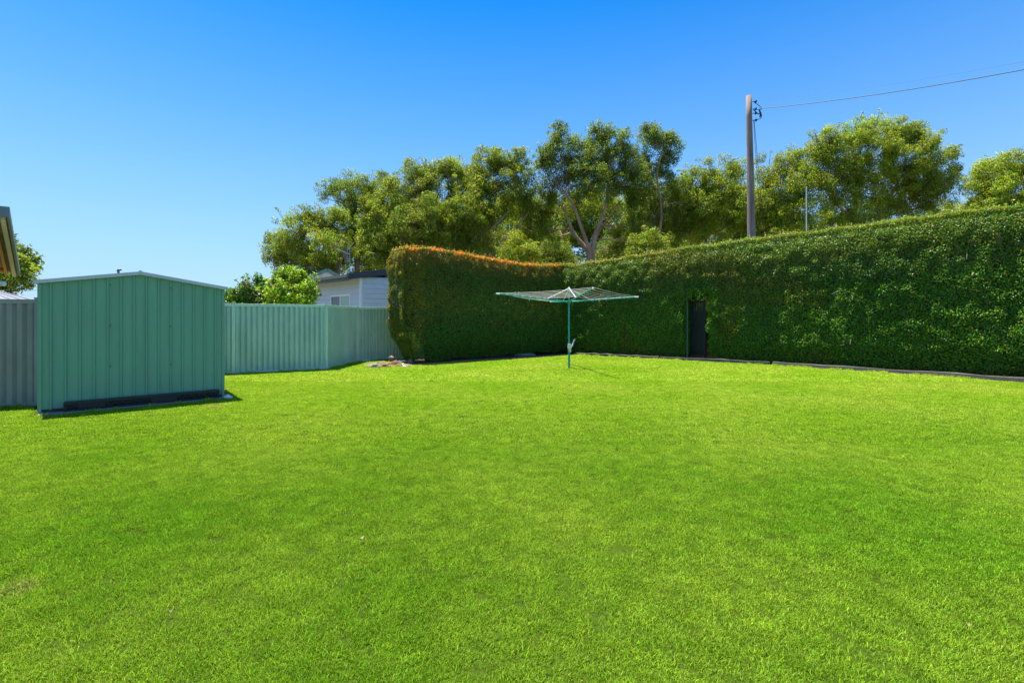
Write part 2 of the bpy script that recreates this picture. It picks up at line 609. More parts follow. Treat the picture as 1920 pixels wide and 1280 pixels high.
pe = edge_points([((-5.36, 13.55), (-8.6, 11.55), 34, .04), ((-5.1, 15.9), (-5.22, 13.7), 30, .04), ((-4.0, 17.1), (-5.1, 16.0), 40, .08),
                  ((-5.10, 8.58), (-6.98, 7.0), 11, .015), ((-7.95, 7.85), (-10.4, 6.95), 34, .04), ((2.45, 19.08), (8.0, 14.84), 22, .03),
                  ((8.02, 14.78), (11.75, 10.6), 22, .03), ((-3.4, 15.0), (-4.5, 16.0), 60, .12), ((-4.5, 14.45), (-3.2, 14.4), 26, .06)])
grass('grass', pe, tuft, 'longer uncut grass tufts along the fence foot, shed slab and lawn edging')

# ------------------------------------------------------------------ garden shed
def V2(a, b): return Vector((a, b, 0))


ShL = V2(-7.15, 7.25)
ex = V2(.765, .645).normalized()            # along the front wall
ei = V2(-.645, .765).normalized()           # into the shed
SW, SD = 2.43, 1.55
ZE, ZR = 2.0, 2.2
shed = empty('garden_shed', (ShL.x, ShL.y, 0), 'green ribbed steel garden shed with low gable roof and pale edge trim', 'shed')


def ridge(u): return ZE + (ZR - ZE) * (1 - abs(u / (SW / 2) - 1))


def ribbed(name, o, d, nrm, L, top, parent, mt, n=14, w=.036, h=.026, z0=.06):
    """wall sheet of flat pans with narrow raised ribs"""
    us = [0]
    hs_ = [0]
    step = L / (n + .6)
    for i in range(n):
        c = step * (i + .8)
        us += [c - w / 2, c - w / 4, c + w / 4, c + w / 2]
        hs_ += [0, h, h, 0]
        if abs(c + step / 2 - L / 2) < step / 2 and False: pass
    us.append(L); hs_.append(0)
    # a vertex on the ridge line
    k = [i for i in range(len(us) - 1) if us[i] < L / 2 < us[i + 1]]
    if k:
        i = k[0]
        t = (L / 2 - us[i]) / (us[i + 1] - us[i])
        us.insert(i + 1, L / 2); hs_.insert(i + 1, hs_[i] * (1 - t) + hs_[i + 1] * t)
    mb = MB()
    vs = []
    for u, q in zip(us, hs_):
        p = o + d * u + nrm * q
        vs += [p + Vector((0, 0, z0)), p + Vector((0, 0, top(u)))]
    fs = [(2 * i, 2 * i + 2, 2 * i + 3, 2 * i + 1) for i in range(len(us) - 1)]
    mb.add(vs, fs)
    # back skin
    k0 = len(mb.v)
    mb.add([o + d * 0 - nrm * .02 + Vector((0, 0, z0)), o + d * L - nrm * .02 + Vector((0, 0, z0)),
            o + d * L - nrm * .02 + Vector((0, 0, top(L))), o + d * (L / 2) - nrm * .02 + Vector((0, 0, top(L / 2))),
            o - nrm * .02 + Vector((0, 0, top(0)))], [(4, 3, 2, 1, 0)])
    return mb.build(name, mt, parent)


ribbed('front_wall', ShL, ex, -ei, SW, lambda u: ridge(u) - .012, shed, M['shed'])
ribbed('back_wall', ShL + ex * SW + ei * SD, -ex, ei, SW, lambda u: ridge(u) - .012, shed, M['shed'])
ribbed('side_wall', ShL + ei * (SD - .03) - ex * .0, -ei, -ex, SD - .06, lambda u: ZE - .02, shed, M['shed'], n=9)
ribbed('side_wall', ShL + ex * SW + ei * .03, ei, ex, SD - .06, lambda u: ZE - .02, shed, M['shed'], n=9)
mb = MB()
for c in (ShL - ei * .022 - ex * .008, ShL + ex * (SW - .032) - ei * .022):
    mb = MB()
    mb.obox(c, ex, .04, ei, .05, .02, ZE - .03)
    mb.build('corner_trim', M['shed_trim'], shed)
mb = MB()
mb.obox(ShL - ei * .024 + ex * .036, ex, SW - .072, ei, .05, .02, .07)
mb.build('base_channel', M['black'], shed)
ov = .06
for side in (0, 1):
    mb = MB()
    a = (-ov, SW / 2) if side == 0 else (SW / 2, SW + ov)
    n = 8
    sl_ = (ZR - ZE) / (SW / 2)
    for j in range(n):                       # ribbed roof sheet of overlapping pans
        u0, u1 = a
        v0, v1 = -.05 + (SD + .1) * j / n, -.05 + (SD + .1) * (j + 1) / n
        def rp(u, v, dz): return ShL + ex * u + ei * v + Vector((0, 0, ridge(u) + dz))
        for (va, vb, up) in ((v0, v1 - .03, .012), (v1 - .03, v1, .03)):
            mb.hexa([rp(u0, va, 0), rp(u1, va, 0), rp(u1, vb, 0), rp(u0, vb, 0),
                     rp(u0, va, up), rp(u1, va, up), rp(u1, vb, up), rp(u0, vb, up)])
    ro = mb.build('roof_sheet', M['zinc'], shed)
    mb = MB()
    def bp_(u, dz): return ShL + ex * u - ei * .058 + Vector((0, 0, ridge(u) + dz))
    u0, u1 = a
    q = ei * .03
    mb.hexa([bp_(u0, -.022), bp_(u1, -.022), bp_(u1, -.022) + q, bp_(u0, -.022) + q,
             bp_(u0, .034), bp_(u1, .034), bp_(u1, .034) + q, bp_(u0, .034) + q])
    mb.build('barge_cap', M['zinc'], shed)
mb = MB()
mb.tube([ShL + ex * (SW / 2) - ei * .07 + Vector((0, 0, ZR + .022)), ShL + ex * (SW / 2) + ei * (SD + .06) + Vector((0, 0, ZR + .022))], .028, 8)
mb.build('ridge_cap', M['zinc'], shed)
for (px, py) in ((207, 534), (207, 610), (207, 686), (320, 540), (320, 612), (320, 683)):
    # intersect the view of the screw with the front wall
    d = W(px, py, 1) - Vector((0, 0, CH))
    t = (ShL - ei * .03).dot(-ei) / d.dot(-ei)
    p = Vector((0, 0, CH)) + d * t
    mb = MB()
    mb.tube([p, p - ei * .008], [.011, .008], 8)
    mb.build('screw', M['rust'], shed)
mb = MB()
mb.obox(ShL - ex * .0 - ei * .20, ex, SW + .05, ei, SD + .40, -.04, .024)
tag(mb.build('concrete_slab', M['concrete'], bevel=.008), 'pale concrete slab under the green shed', 'slab')

# black lattice rail leaning along the foot of the shed
lo = ShL - ei * .15 + ex * .28
lat = empty('lattice_rail', lo, 'long black plastic lattice edging piece lying along the foot of the shed', 'edging')
LL = SW - .37
mb = MB(); mb.obox(lo, ex, LL, ei, .11, .15, .17); mb.obox(lo - ei * .012, ex, LL, ei, .014, .13, .17)
mb.build('top_rail', M['black'], lat, bevel=.004)
mb = MB(); mb.obox(lo + ei * .01, ex, LL, ei, .06, .026, .055)
mb.build('bottom_rail', M['black'], lat, bevel=.004)
mb = MB(); mb.obox(lo + ei * .075, ex, LL, ei, .012, .072, .15)
mb.build('backing', M['black'], lat)
mb = MB()
nz = 22
for i in range(nz):
    u0, u1 = LL * i / nz, LL * (i + 1) / nz
    za, zb = (.065, .145) if i % 2 == 0 else (.145, .065)
    a_ = lo + ex * u0 + ei * .02 + Vector((0, 0, za)); b_ = lo + ex * u1 + ei * .02 + Vector((0, 0, zb))
    mb.beam(a_, b_, .02, .018)
    a_ = lo + ex * u0 + ei * .045 + Vector((0, 0, zb)); b_ = lo + ex * u1 + ei * .045 + Vector((0, 0, za))
    mb.beam(a_, b_, .02, .014)
mb.build('lattice', M['black'], lat)
for (u, w) in ((0.0, .03), (LL * .08, .32), (LL * .52, .36), (LL - .03, .03)):
    mb = MB(); mb.obox(lo + ex * u + ei * .004, ex, w, ei, .012, .06, .15)
    mb.build('cover_plate', M['black'], lat)


# ------------------------------------------------------------------ steel fences
def corrugated(name, a, b, z0, z1, mt, parent, period=.132, depth=.055):
    a, b = Vector(a), Vector(b)
    d = (b - a); L = d.length; d.normalize()
    nrm = Vector((d.y, -d.x, 0))
    n = max(2, round(L / period)); pr = L / n
    us, hh = [], []
    for i in range(n):
        for t, q in ((0, 0), (.09, 0), (.14, 1), (.60, .75)):
            us.append((i + t) * pr); hh.append(q)
    us.append(L); hh.append(0)
    mb = MB(); vs = []
    for u, q in zip(us, hh):
        p = a + d * u + nrm * (q - .5) * depth
        vs += [p + Vector((0, 0, z0)), p + Vector((0, 0, z1))]
    mb.add(vs, [(2 * i, 2 * i + 2, 2 * i + 3, 2 * i + 1) for i in range(len(us) - 1)])
    o = mb.build(name, mt, parent)
    sm = o.modifiers.new('thick', 'SOLIDIFY'); sm.thickness = .002
    return o


def steel_fence(name, pts, label, mt, mtr, h=1.85, posts=None):
    root = empty(name, (pts[0][0], pts[0][1], 0), label, 'fence')
    P = [Vector((x, y, 0)) for x, y in pts]
    for i in range(len(P) - 1):
        a, b = P[i], P[i + 1]
        d = (b - a).normalized()
        corrugated('panel', a + d * .03, b - d * .03, .05, h - .06, mt, root)
        for nm, za, zb in (('top_rail', h - .085, h - .01), ('bottom_rail', .0, .06)):
            mb = MB(); mb.beam(a + d * .032 + Vector((0, 0, (za + zb) / 2)), b - d * .032 + Vector((0, 0, (za + zb) / 2)), .055, zb - za)
            mb.build(nm, mtr, root, bevel=.004)
    for i, p in enumerate(P):
        d = (P[min(i + 1, len(P) - 1)] - P[max(i - 1, 0)]).normalized()
        mb = MB(); mb.beam(p, p + Vector((0, 0, h)), .10, .085, up=d)
        post = mb.build('post', mtr, root, bevel=.004)
        mb = MB(); mb.beam(p + Vector((0, 0, h + .002)), p + Vector((0, 0, h + .018)), .108, .093, up=d)
        mb.build('post_cap', mtr, post)
    return root


C1 = (-5.30, 13.66); C2 = (-5.22, 16.1); C3 = (-3.9, 17.5)
p438 = G(438, 701)
dl = (Vector((p438.x, p438.y, 0)) - Vector((*C1, 0))).normalized()
q1 = p438 + dl * 2.38
steel_fence('steel_fence', [(q1.x, q1.y), (p438.x, p438.y), C1, C2, C3, (-2.3, 19.2)],
            'pale green corrugated steel boundary fence between the shed and the tall hedge', M['fence'], M['fence_trim'])
steel_fence('steel_fence', [(-13.0, 6.3), (-10.4, 7.08), (-7.86, 7.98)],
            'grey corrugated steel fence left of the green shed', M['greyfence'], M['greyfence'], h=1.78)


# ------------------------------------------------------------------ hedges
def resample(path):
    P = np.array(path, float)
    seg = np.linalg.norm(np.diff(P, axis=0), axis=1)
    cs = np.concatenate([[0], np.cumsum(seg)])
    return P, cs


class Hedge:
    def __init__(h, path, side, hpts, T, endin=0.0, gate=None, seed=1):
        h.P, h.cs = resample(path)
        h.L = h.cs[-1]
        h.side = side
        h.hs, h.hz = np.array(hpts).T
        h.T, h.endin, h.gate, h.seed = T, endin, gate, seed

    def frame(h, s):
        sc = np.clip(s, 0, h.L)
        x = np.interp(sc, h.cs, h.P[:, 0]); y = np.interp(sc, h.cs, h.P[:, 1])
        e = .7
        a0, a1 = np.clip(sc - e, 0, h.L), np.clip(sc + e, 0, h.L)
        d = np.stack([np.interp(a1, h.cs, h.P[:, 0]) - np.interp(a0, h.cs, h.P[:, 0]),
                      np.interp(a1, h.cs, h.P[:, 1]) - np.interp(a0, h.cs, h.P[:, 1])], 1)
        d = unit(d)
        x = x + d[:, 0] * (s - sc); y = y + d[:, 1] * (s - sc)
        n = np.stack([d[:, 1], -d[:, 0]], 1) * h.side
        return np.stack([x, y], 1), d, n

    def height(h, s):
        return np.interp(s, h.hs, h.hz) + (vnoise(s * 1.3, s * 0, h.seed) - .5) * .05

    def s0(h, z):
        return -h.endin * sstep(-.1, 1.25, z)

    def offs(h, s, z):
        """how far the face stands proud of the foot line"""
        H = h.height(s)
        o = -.26 * (1 - sstep(.05, .8, z))
        k = np.clip((z - (H - .75)) / .75, 0, 1)
        o = o - .40 * (1 - np.sqrt(np.maximum(1 - k * k, 0)))
        if h.endin:
            e = np.clip((.4 - (s - h.s0(z))) / .4, 0, 1)
            o = o - .28 * (1 - np.sqrt(np.maximum(1 - e * e, 0)))
        o = o + (vnoise(s * 1.1, z * 1.1, h.seed + 3) - .5) * .07 + (vnoise(s * 4.5, z * 4.5, h.seed + 5) - .5) * .09
        return o


def build_hedge(H, name, label, dens, leafL, colour, topcol, twigs, seed):
    r = np.random.default_rng(seed)
    p0, _, _ = H.frame(np.array([0.0]))
    root = empty(name, (p0[0, 0], p0[0, 1], 0), label, 'hedge')
    Cs, Ns, Zr, Ss, Hs, Kd = [], [], [], [], [], []
    smin = -H.endin - .02

    def put(s, z, o, nx, kind):
        P, d, n = H.frame(s)
        c = np.concatenate([P + n * o[:, None], z[:, None]], 1)
        Cs.append(c); Ns.append(nx(d, n)); Zr.append(z); Ss.append(s); Hs.append(H.height(s)); Kd.append(np.full(len(s), kind))

    def gate_ok(s, z):
        if not H.gate: return np.ones(len(s), bool)
        g0, g1, gz = H.gate
        return ~((s > g0 + (vnoise(z * 6, z * 0, 6) - .3) * .14) & (s < g1 - (vnoise(z * 6, z * 0, 7) - .2) * .22) & (z < gz + (vnoise(s * 11, z * 0, 4) - .62) * .42))

    # front
    A = (H.L - smin) * 3.75
    n = int(A * dens)
    s = r.uniform(smin, H.L, n); z = r.uniform(.02, 4.25, n)
    low = .01 + .10 * vnoise(s * 2.1, s * 0, seed + 8)
    k = (z < H.height(s)) & (s > H.s0(z)) & gate_ok(s, z) & (z > low)
    s, z = s[k], z[k]
    dj = r.exponential(.055, len(s)) - .05
    o = H.offs(s, z) - dj
    put(s, z, o, lambda d, nn: np.concatenate([nn, np.full((len(nn), 1), .25)], 1), 0)
    # shoulder
    n = int((H.L - smin) * .9 * dens)
    s = r.uniform(smin, H.L, n); ph = r.uniform(0, PI / 2, n)
    z = H.height(s) - .72 * (1 - np.sin(ph)); k = s > H.s0(z)
    s, z, ph = s[k], z[k], ph[k]
    o = -.40 * (1 - np.cos(ph)) + (vnoise(s * 4.5, z * 4.5, H.seed + 5) - .5) * .12 - r.exponential(.06, len(s)) + .03
    put(s, z, o, lambda d, nn: np.concatenate([nn * np.cos(ph)[:, None], np.sin(ph)[:, None] + .2], 1), 0)
    # top
    n = int((H.L - smin) * H.T * dens * .9)
    s = r.uniform(smin + .02, H.L, n); t = r.uniform(.1, H.T, n)
    z = H.height(s) + .02 + (vnoise(s * 3, t * 3, seed + 9) - .5) * .10 - r.exponential(.05, n) + .06 * (r.uniform(0, 1, n) > .93) * r.uniform(0, 1.6, n)
    k = (s > H.s0(z) + .03)
    s, z, t = s[k], z[k], t[k]
    edge = np.clip((.34 - t) / .34, 0, 1)
    z = z - .10 * edge ** 2
    put(s, z, -t, lambda d, nn: np.concatenate([nn * .2, np.ones((len(nn), 1))], 1), 1)
    # single shoots standing above the clipped top
    ns = int((H.L - smin) * 34)
    ss = np.repeat(r.uniform(smin + .05, H.L, ns), 7); ts = np.repeat(r.uniform(.05, H.T, ns), 7)
    hh_ = np.repeat(r.exponential(.055, ns), 7) * r.uniform(.2, 1.15, ns * 7)
    ss = ss + r.normal(0, .012, ns * 7); ts = ts + r.normal(0, .012, ns * 7)
    zz_ = H.height(ss) + .02 + hh_ - .10 * np.clip((.34 - ts) / .34, 0, 1) ** 2
    put(ss, zz_, -ts, lambda d, nn: np.concatenate([nn * .6, np.full((len(nn), 1), .5)], 1), 1)
    # back
    n = int((H.L - smin) * 3.7 * dens * .22)
    s = r.uniform(smin, H.L, n); z = r.uniform(.3, 4.2, n)
    k = (z < H.height(s)) & (s > H.s0(z) + .25 * (1 - sstep(.2, 1.3, z))) & gate_ok(s, z)
    s, z = s[k], z[k]
    put(s, z, -H.T + r.uniform(-.05, .12, len(s)), lambda d, nn: np.concatenate([-nn, np.full((len(nn), 1), .25)], 1), 2)
    # free end
    if H.endin:
        n = int(H.T * 3.7 * dens * 1.7)
        z = r.uniform(.05, 4.2, n); t = r.uniform(.06, 1, n) * H.T * (.55 + .45 * sstep(0, 1.4, z))
        s = H.s0(z) - .06 + r.exponential(.06, n) + (vnoise(t * 4.5, z * 4.5, seed + 2) - .5) * .16
        k = z < H.height(s)
        s, z, t = s[k], z[k], t[k]
        kk = np.clip((z - (H.height(s) - .3)) / .3, 0, 1)
        s = s + .25 * (1 - np.sqrt(np.maximum(1 - kk * kk, 0)))
        put(s, z, -t, lambda d, nn: np.concatenate([-d, np.full((len(nn), 1), .3)], 1), 3)
    # jambs and head of the opening
    if H.gate:
        g0, g1, gz = H.gate
        for gs, sg in ((g0, 1), (g1, -1)):
            n = int(gz * H.T * dens * 1.3)
            t = r.uniform(0, H.T * .8, n); z = r.uniform(.2, gz, n)
            s = np.full(n, gs) - sg * (r.exponential(.05, n) - .06)
            put(s, z, -t, lambda d, nn, sg=sg: np.concatenate([d * sg, np.full((len(nn), 1), .1)], 1), 4)
        n = int((g1 - g0) * H.T * dens)
        s = r.uniform(g0, g1, n); t = r.uniform(0, H.T * .85, n)
        put(s, gz + r.exponential(.06, n), -t, lambda d, nn: np.concatenate([nn * 0, -np.ones((len(nn), 1))], 1), 4)
        n = 2600
        s = r.uniform(g0, g1, n); z = gz + .1 - r.exponential(.16, n)
        put(s, z, -r.uniform(.75, 1.2, n), lambda d, nn: np.concatenate([nn, np.zeros((len(nn), 1))], 1), 4)
    c = np.concatenate(Cs); nn = unit(np.concatenate(Ns)); z = np.concatenate(Zr); s = np.concatenate(Ss)
    hh = np.concatenate(Hs); kd = np.concatenate(Kd)
    n = len(c)
    nrm = unit(nn + r.normal(0, .55, (n, 3)))
    d = r.normal(0, 1, (n, 3)); d[:, 2] += .15
    d = d - nrm * (d * nrm).sum(1, keepdims=True) * .8
    L = leafL * r.uniform(.7, 1.3, n)
    L = np.where(kd == 2, L * 1.8, L)
    V = leaf_quads(c, d, nrm, L, L * r.uniform(.48, .62, n))
    C = colour(r, s, z, hh, kd, n)
    C = topcol(r, C, s, z, hh, kd, n)
    quads('foliage', V, np.clip(C, 0, 1), M['hedge'], root)
    # solid dark core added behind the leaves to block light
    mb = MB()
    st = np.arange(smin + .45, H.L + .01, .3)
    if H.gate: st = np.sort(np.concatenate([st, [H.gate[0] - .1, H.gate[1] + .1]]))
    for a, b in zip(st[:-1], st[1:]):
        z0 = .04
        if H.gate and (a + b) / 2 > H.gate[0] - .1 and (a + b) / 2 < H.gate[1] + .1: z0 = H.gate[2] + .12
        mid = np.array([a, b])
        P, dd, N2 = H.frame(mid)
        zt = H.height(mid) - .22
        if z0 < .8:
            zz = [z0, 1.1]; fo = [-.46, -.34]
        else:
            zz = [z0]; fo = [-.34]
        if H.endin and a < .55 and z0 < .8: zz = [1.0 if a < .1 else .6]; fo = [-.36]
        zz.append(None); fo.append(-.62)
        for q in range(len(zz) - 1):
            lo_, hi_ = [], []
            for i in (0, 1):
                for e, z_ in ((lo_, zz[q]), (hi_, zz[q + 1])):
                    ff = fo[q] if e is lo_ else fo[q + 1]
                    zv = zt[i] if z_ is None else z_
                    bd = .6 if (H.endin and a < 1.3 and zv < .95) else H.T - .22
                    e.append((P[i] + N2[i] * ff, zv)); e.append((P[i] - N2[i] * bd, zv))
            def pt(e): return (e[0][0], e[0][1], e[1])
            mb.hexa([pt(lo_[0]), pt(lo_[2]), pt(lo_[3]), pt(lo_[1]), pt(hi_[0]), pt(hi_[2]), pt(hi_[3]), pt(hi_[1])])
    mb.build('light_block_core', M['hedgewood'], root)
    # stems at the foot
    x = smin + H.endin + .15
    while x < H.L:
        if not (H.gate and H.gate[0] - .15 < x < H.gate[1] + .15):
            P, dd, N2 = H.frame(np.array([x]))
            b_ = P[0] - N2[0] * (.62 + r.uniform(-.08, .12))
            mb = MB()
            lean = r.uniform(-.12, .12, 2)
            mb.tube([(b_[0], b_[1], -.03), (b_[0] + lean[0] * .5, b_[1] + lean[1] * .5, .35), (b_[0] + lean[0], b_[1] + lean[1], .75)], [.035, .028, .025], 6)
            mb.build('stem', M['hedgewood'], root)
        x += r.uniform(.5, .75)
    # bare twigs
    if twigs:
        for (px, py, k) in twigs:
            mb = MB()
            for q in range(k):
                # foot on the face under that view direction
                best = None
                sv_ = np.linspace(0, H.L, 120)
                P, dd, N2 = H.frame(sv_)
                xx = 960 + F * P[:, 0] / P[:, 1]
                i = int(np.argmin(np.abs(xx - px - r.normal(0, 9))))
                zc = CH + (HZ - py - r.normal(0, 9)) / F * P[i, 1]
                of = H.offs(np.array([sv_[i]]), np.array([zc]))[0]
                b_ = P[i] + N2[i] * (of - .02)
                b3 = Vector((b_[0], b_[1], zc))
                dv = 1.3 * Vector((dd[i, 0] * r.normal(0, .15) + N2[i, 0] * .06, dd[i, 1] * r.normal(0, .15) + N2[i, 1] * .06, r.normal(.02, .12)))
                mdp = b3 + dv * .6 + Vector((0, 0, r.normal(0, .03)))
                mb = MB()
                mb.tube([b3, mdp, b3 + dv * 1.2], [.0035, .003, .002], 4)
                mb.build('dead_twig', M['twig'], root)
    return root


def pick(r, n, cols, w):
    cols = np.array(cols); w = np.array(w, float); w /= w.sum()
    i = r.choice(len(cols), n, p=w)
    return cols[i] * r.uniform(.65, 1.35, (n, 1)) * r.uniform(.92, 1.08, (n, 3))


def col_left(r, s, z, hh, kd, n):
    a = pick(r, n, [(.085, .24, .018), (.14, .26, .02), (.20, .165, .025), (.32, .32, .025), (.07, .25, .08)], [4, 3, 1.0, 1, 1.8])
    bz = vnoise(s * .9, z * .9, 31)
    brown = (bz > .6) * (r.uniform(0, 1, n) < .35)
    a[brown > 0] *= np.array([1.5, .85, .8])
    gr = (z < 1.2) & (r.uniform(0, 1, n) < .7)
    a[gr] *= np.array([.72, 1.12, .9])
    e = (kd == 3) | ((s < .3) & (kd == 0))
    yl = e & (r.uniform(0, 1, n) < np.clip(.12 + z * .15, 0, .7))  # sun on the free end painted in as yellow leaves, more higher up
    a[yl] = pick(r, int(yl.sum()), [(.34, .30, .025), (.38, .27, .03), (.22, .24, .025)], [1, 1, 1])
    return a


def top_left(r, C, s, z, hh, kd, n):
    d = hh - z
    strength = np.interp(s, [-1, 3, 6.5, 8.3], [1, .85, .55, .4])
    p = np.where(kd == 1, .62, np.where(d < .10, .5, np.where(d < .5, .16, .02))) * strength
    m_ = r.uniform(0, 1, n) < p * 2.5 * np.clip(vnoise(s * 2.2, z * 5, 77) * vnoise(s * 7, z * 7, 78) * 2.2, 0, .62)
    C[m_] = pick(r, int(m_.sum()), [(.80, .25, .025), (.66, .30, .03), (.55, .14, .02), (.55, .40, .04)], [3, 2, 1, 1.5])
    m2 = (~m_) & (d < .7) & (r.uniform(0, 1, n) < .5)
    C[m2] = pick(r, int(m2.sum()), [(.19, .20, .03), (.25, .22, .035)], [1, 1])
    return C


def col_right(r, s, z, hh, kd, n):
    a = pick(r, n, [(.065, .20, .012), (.11, .25, .012), (.21, .34, .014), (.14, .155, .022), (.055, .20, .06)], [4, 3.5, 1.8, 1, 1.5])
    lo_ = (z < 2.1 + .8 * vnoise(s * .6, z * 0, 55)) & (r.uniform(0, 1, n) < .6)
    a[lo_] *= np.array([1.05, 1.3, .8])
    pt = vnoise(s * .7, z * .8, 51)
    y_ = (pt > .55) & (r.uniform(0, 1, n) < .25)
    a[y_] *= np.array([1.9, 1.35, .9])
    bz = (vnoise(s * .8 + 9, z * .9, 52) > .72) & (r.uniform(0, 1, n) < .5)
    a[bz] *= np.array([1.7, .8, 1.0])
    return a


def top_right(r, C, s, z, hh, kd, n):
    d = hh - z
    p = np.where(kd == 1, .6, np.where(d < .12, .5, np.where(d < .9, .28, 0)))  # light from above put into the leaf colour as a paler top band
    m_ = r.uniform(0, 1, n) < p
    C[m_] = pick(r, int(m_.sum()), [(.24, .30, .025), (.34, .34, .05), (.18, .25, .03)], [2, 1.3, 2])
    og = (s < 5.2) & ((kd == 1) | (d < .1)) & (r.uniform(0, 1, n) < .16)
    C[og] = pick(r, int(og.sum()), [(.45, .17, .03), (.36, .22, .04)], [1, 1])
    return C


KC = (2.15, 20.0)
HL = Hedge([(-3.1, 15.55), KC, (3.2, 21.05)], 1,
           [(-1, 3.62), (-.3, 3.76), (.6, 3.80), (2, 3.78), (3.6, 3.66), (5, 3.62), (7, 3.72), (9, 3.78)], 1.15, endin=.38, seed=1)
hl = build_hedge(HL, 'hedge', 'tall clipped hedge with orange new tips beside the green steel fence', 3300, .045, col_left, top_left, None, 21)
HR = Hedge([(1.3, 20.55), (2.1, 19.95), (8.12, 15.08), (14.05, 8.36)], 1,
           [(0, 3.70), (1, 3.78), (3, 3.80), (5.5, 3.90), (8.5, 4.12), (10.5, 4.06), (12.5, 4.02), (18, 4.0)], 1.25,
           gate=None, seed=2)
# opening: find the stretch of the face seen between these two columns of the photograph
sv_ = np.linspace(0, HR.L, 2000)
P_, _, _ = HR.frame(sv_)
xx = 960 + F * P_[:, 0] / P_[:, 1]
g0 = float(sv_[np.argmin(np.abs(xx - 1281))]); g1 = float(sv_[np.argmin(np.abs(xx - 1332))])
HR.gate = (g0, g1, 2.30)
# clipped top: a straight run measured along the photograph's hedge line
s_ = np.linspace(0, HR.L, 40)
P_, _, N_ = HR.frame(s_)
Ysh = P_[:, 1] - N_[:, 1] * .3
xs = 960 + F * P_[:, 0] / P_[:, 1]
ytop = np.interp(xs, [1060, 1080, 1200, 1320, 1399, 1517, 1636, 1754, 1873, 1960], [497, 495, 475, 457, 447.5, 431.5, 416.5, 402, 386, 374])
hz__ = CH + (HZ - ytop) / F * Ysh - .03
k_ = (xs > 1075) & (xs < 1930)
HR.hs, HR.hz = s_[k_], np.convolve(np.pad(hz__[k_], 2, 'edge'), np.ones(5) / 5, 'valid')
HR.hs = np.concatenate([[0.0], HR.hs]); HR.hz = np.concatenate([[3.74], HR.hz])

tw = [(1490, 530, 5), (1580, 555, 8), (1590, 640, 5), (1555, 515, 3), (1700, 560, 4), (1850, 555, 5), (1820, 480, 3), (1880, 500, 3), (1405, 600, 3), (1545, 620, 4), (1740, 500, 3)]
hr = build_hedge(HR, 'hedge', 'long dark green clipped hedge with a gate opening, right of the clothesline', 3300, .044, col_right, top_right, tw, 22)

# ------------------------------------------------------------------ gate opening
P, D, N2 = HR.frame(np.array([g0 + .10])); gp = Vector((P[0, 0] - N2[0, 0] * .12, P[0, 1] - N2[0, 1] * .12 - .2, 0))
post = empty('gate_post', (gp.x, gp.y + .2, 0), 'slim green metal post at the left side of the hedge opening', 'post')
mb = MB(); mb.tube([(gp.x, gp.y + .2, -.05), (gp.x, gp.y + .2, 2.42)], .034, 10); mb.build('shaft', M['darkpost'], post, smooth=False)
mb = MB(); mb.tube([(gp.x, gp.y + .2, 1.25), (gp.x, gp.y + .2, 1.31)], .042, 10); mb.build('clamp', M['darkpost'], post)
P, D, N2 = HR.frame(np.array([(g0 + g1) / 2]))
gd, gn = Vector((*D[0], 0)), Vector((*N2[0], 0))
gc = Vector((*P[0], 0))
GW = g1 - g0
# steel gate standing in the opening
gr = gc - gn * .55
gate = empty('garden_gate', gr, 'dark steel gate standing inside the opening in the hedge', 'gate')
mb = MB()
for u in (-GW / 2 + .02, GW * .12):
    mb.beam(gr + gd * u + Vector((0, 0, .02)), gr + gd * u + Vector((0, 0, 2.12)), .04, .04, up=gd)
    mb.build('gate_stile', M['darkgate'], gate); mb = MB()
for z in (.3, 1.2, 2.05):
    mb = MB(); mb.beam(gr + gd * (-GW / 2 + .05) + Vector((0, 0, z)), gr + gd * (GW * .12 - .03) + Vector((0, 0, z)), .035, .04)
    mb.build('gate_rail', M['darkgate'], gate)
mb = MB()
u = -GW / 2 + .07
while u < GW * .12 - .04:
    mb.beam(gr + gd * u - gn * .03 + Vector((0, 0, .16)), gr + gd * u - gn * .03 + Vector((0, 0, 2.08)), .046, .014, up=gn)
    u += .056
mb.build('slat_infill', M['darkgate'], gate)
# timber paling fence behind the opening, brick edging at its foot
pa = gc - gn * 2.0
pf_ = empty('paling_fence', pa, 'low brown timber paling fence behind the hedge opening', 'fence')
mb = MB()
u = -1.6
while u < 1.7:
    hgt = 1.72 + random.uniform(-.02, .02)
    mb.beam(pa + gd * u + Vector((0, 0, .0)), pa + gd * u + Vector((0, 0, hgt)), .096, .016, up=gn)
    u += .1
mb.build('palings', M['paling'], pf_)
mb = MB(); mb.beam(pa + gd * -1.6 + gn * .035 + Vector((0, 0, 1.62)), pa + gd * 1.7 + gn * .035 + Vector((0, 0, 1.62)), .045, .07); mb.build('rail', M['paling'], pf_)
mb = MB(); mb.beam(pa + gd * -1.6 + gn * .035 + Vector((0, 0, .28)), pa + gd * 1.7 + gn * .035 + Vector((0, 0, .28)), .045, .07); mb.build('rail', M['paling'], pf_)
for k, (back, z) in enumerate(((.62, .05), (1.25, .10))):
    mb = MB()
    u = -1.3
    while u < 1.3:
        a = gc - gn * back + gd * u
        mb.hexa([a + gd * i + gn * j + Vector((0, 0, q)) for q in (-.02, z + random.uniform(-.006, .006)) for (i, j) in ((0, 0), (0, .11), (.22, .11), (.22, 0))])
        u += .232
    o = mb.build('brick_edging', M['brick'])
    tag(o, ('row of red bricks laid just inside the hedge opening', 'taller row of red bricks behind the gate in the hedge opening')[k], 'brick edging')
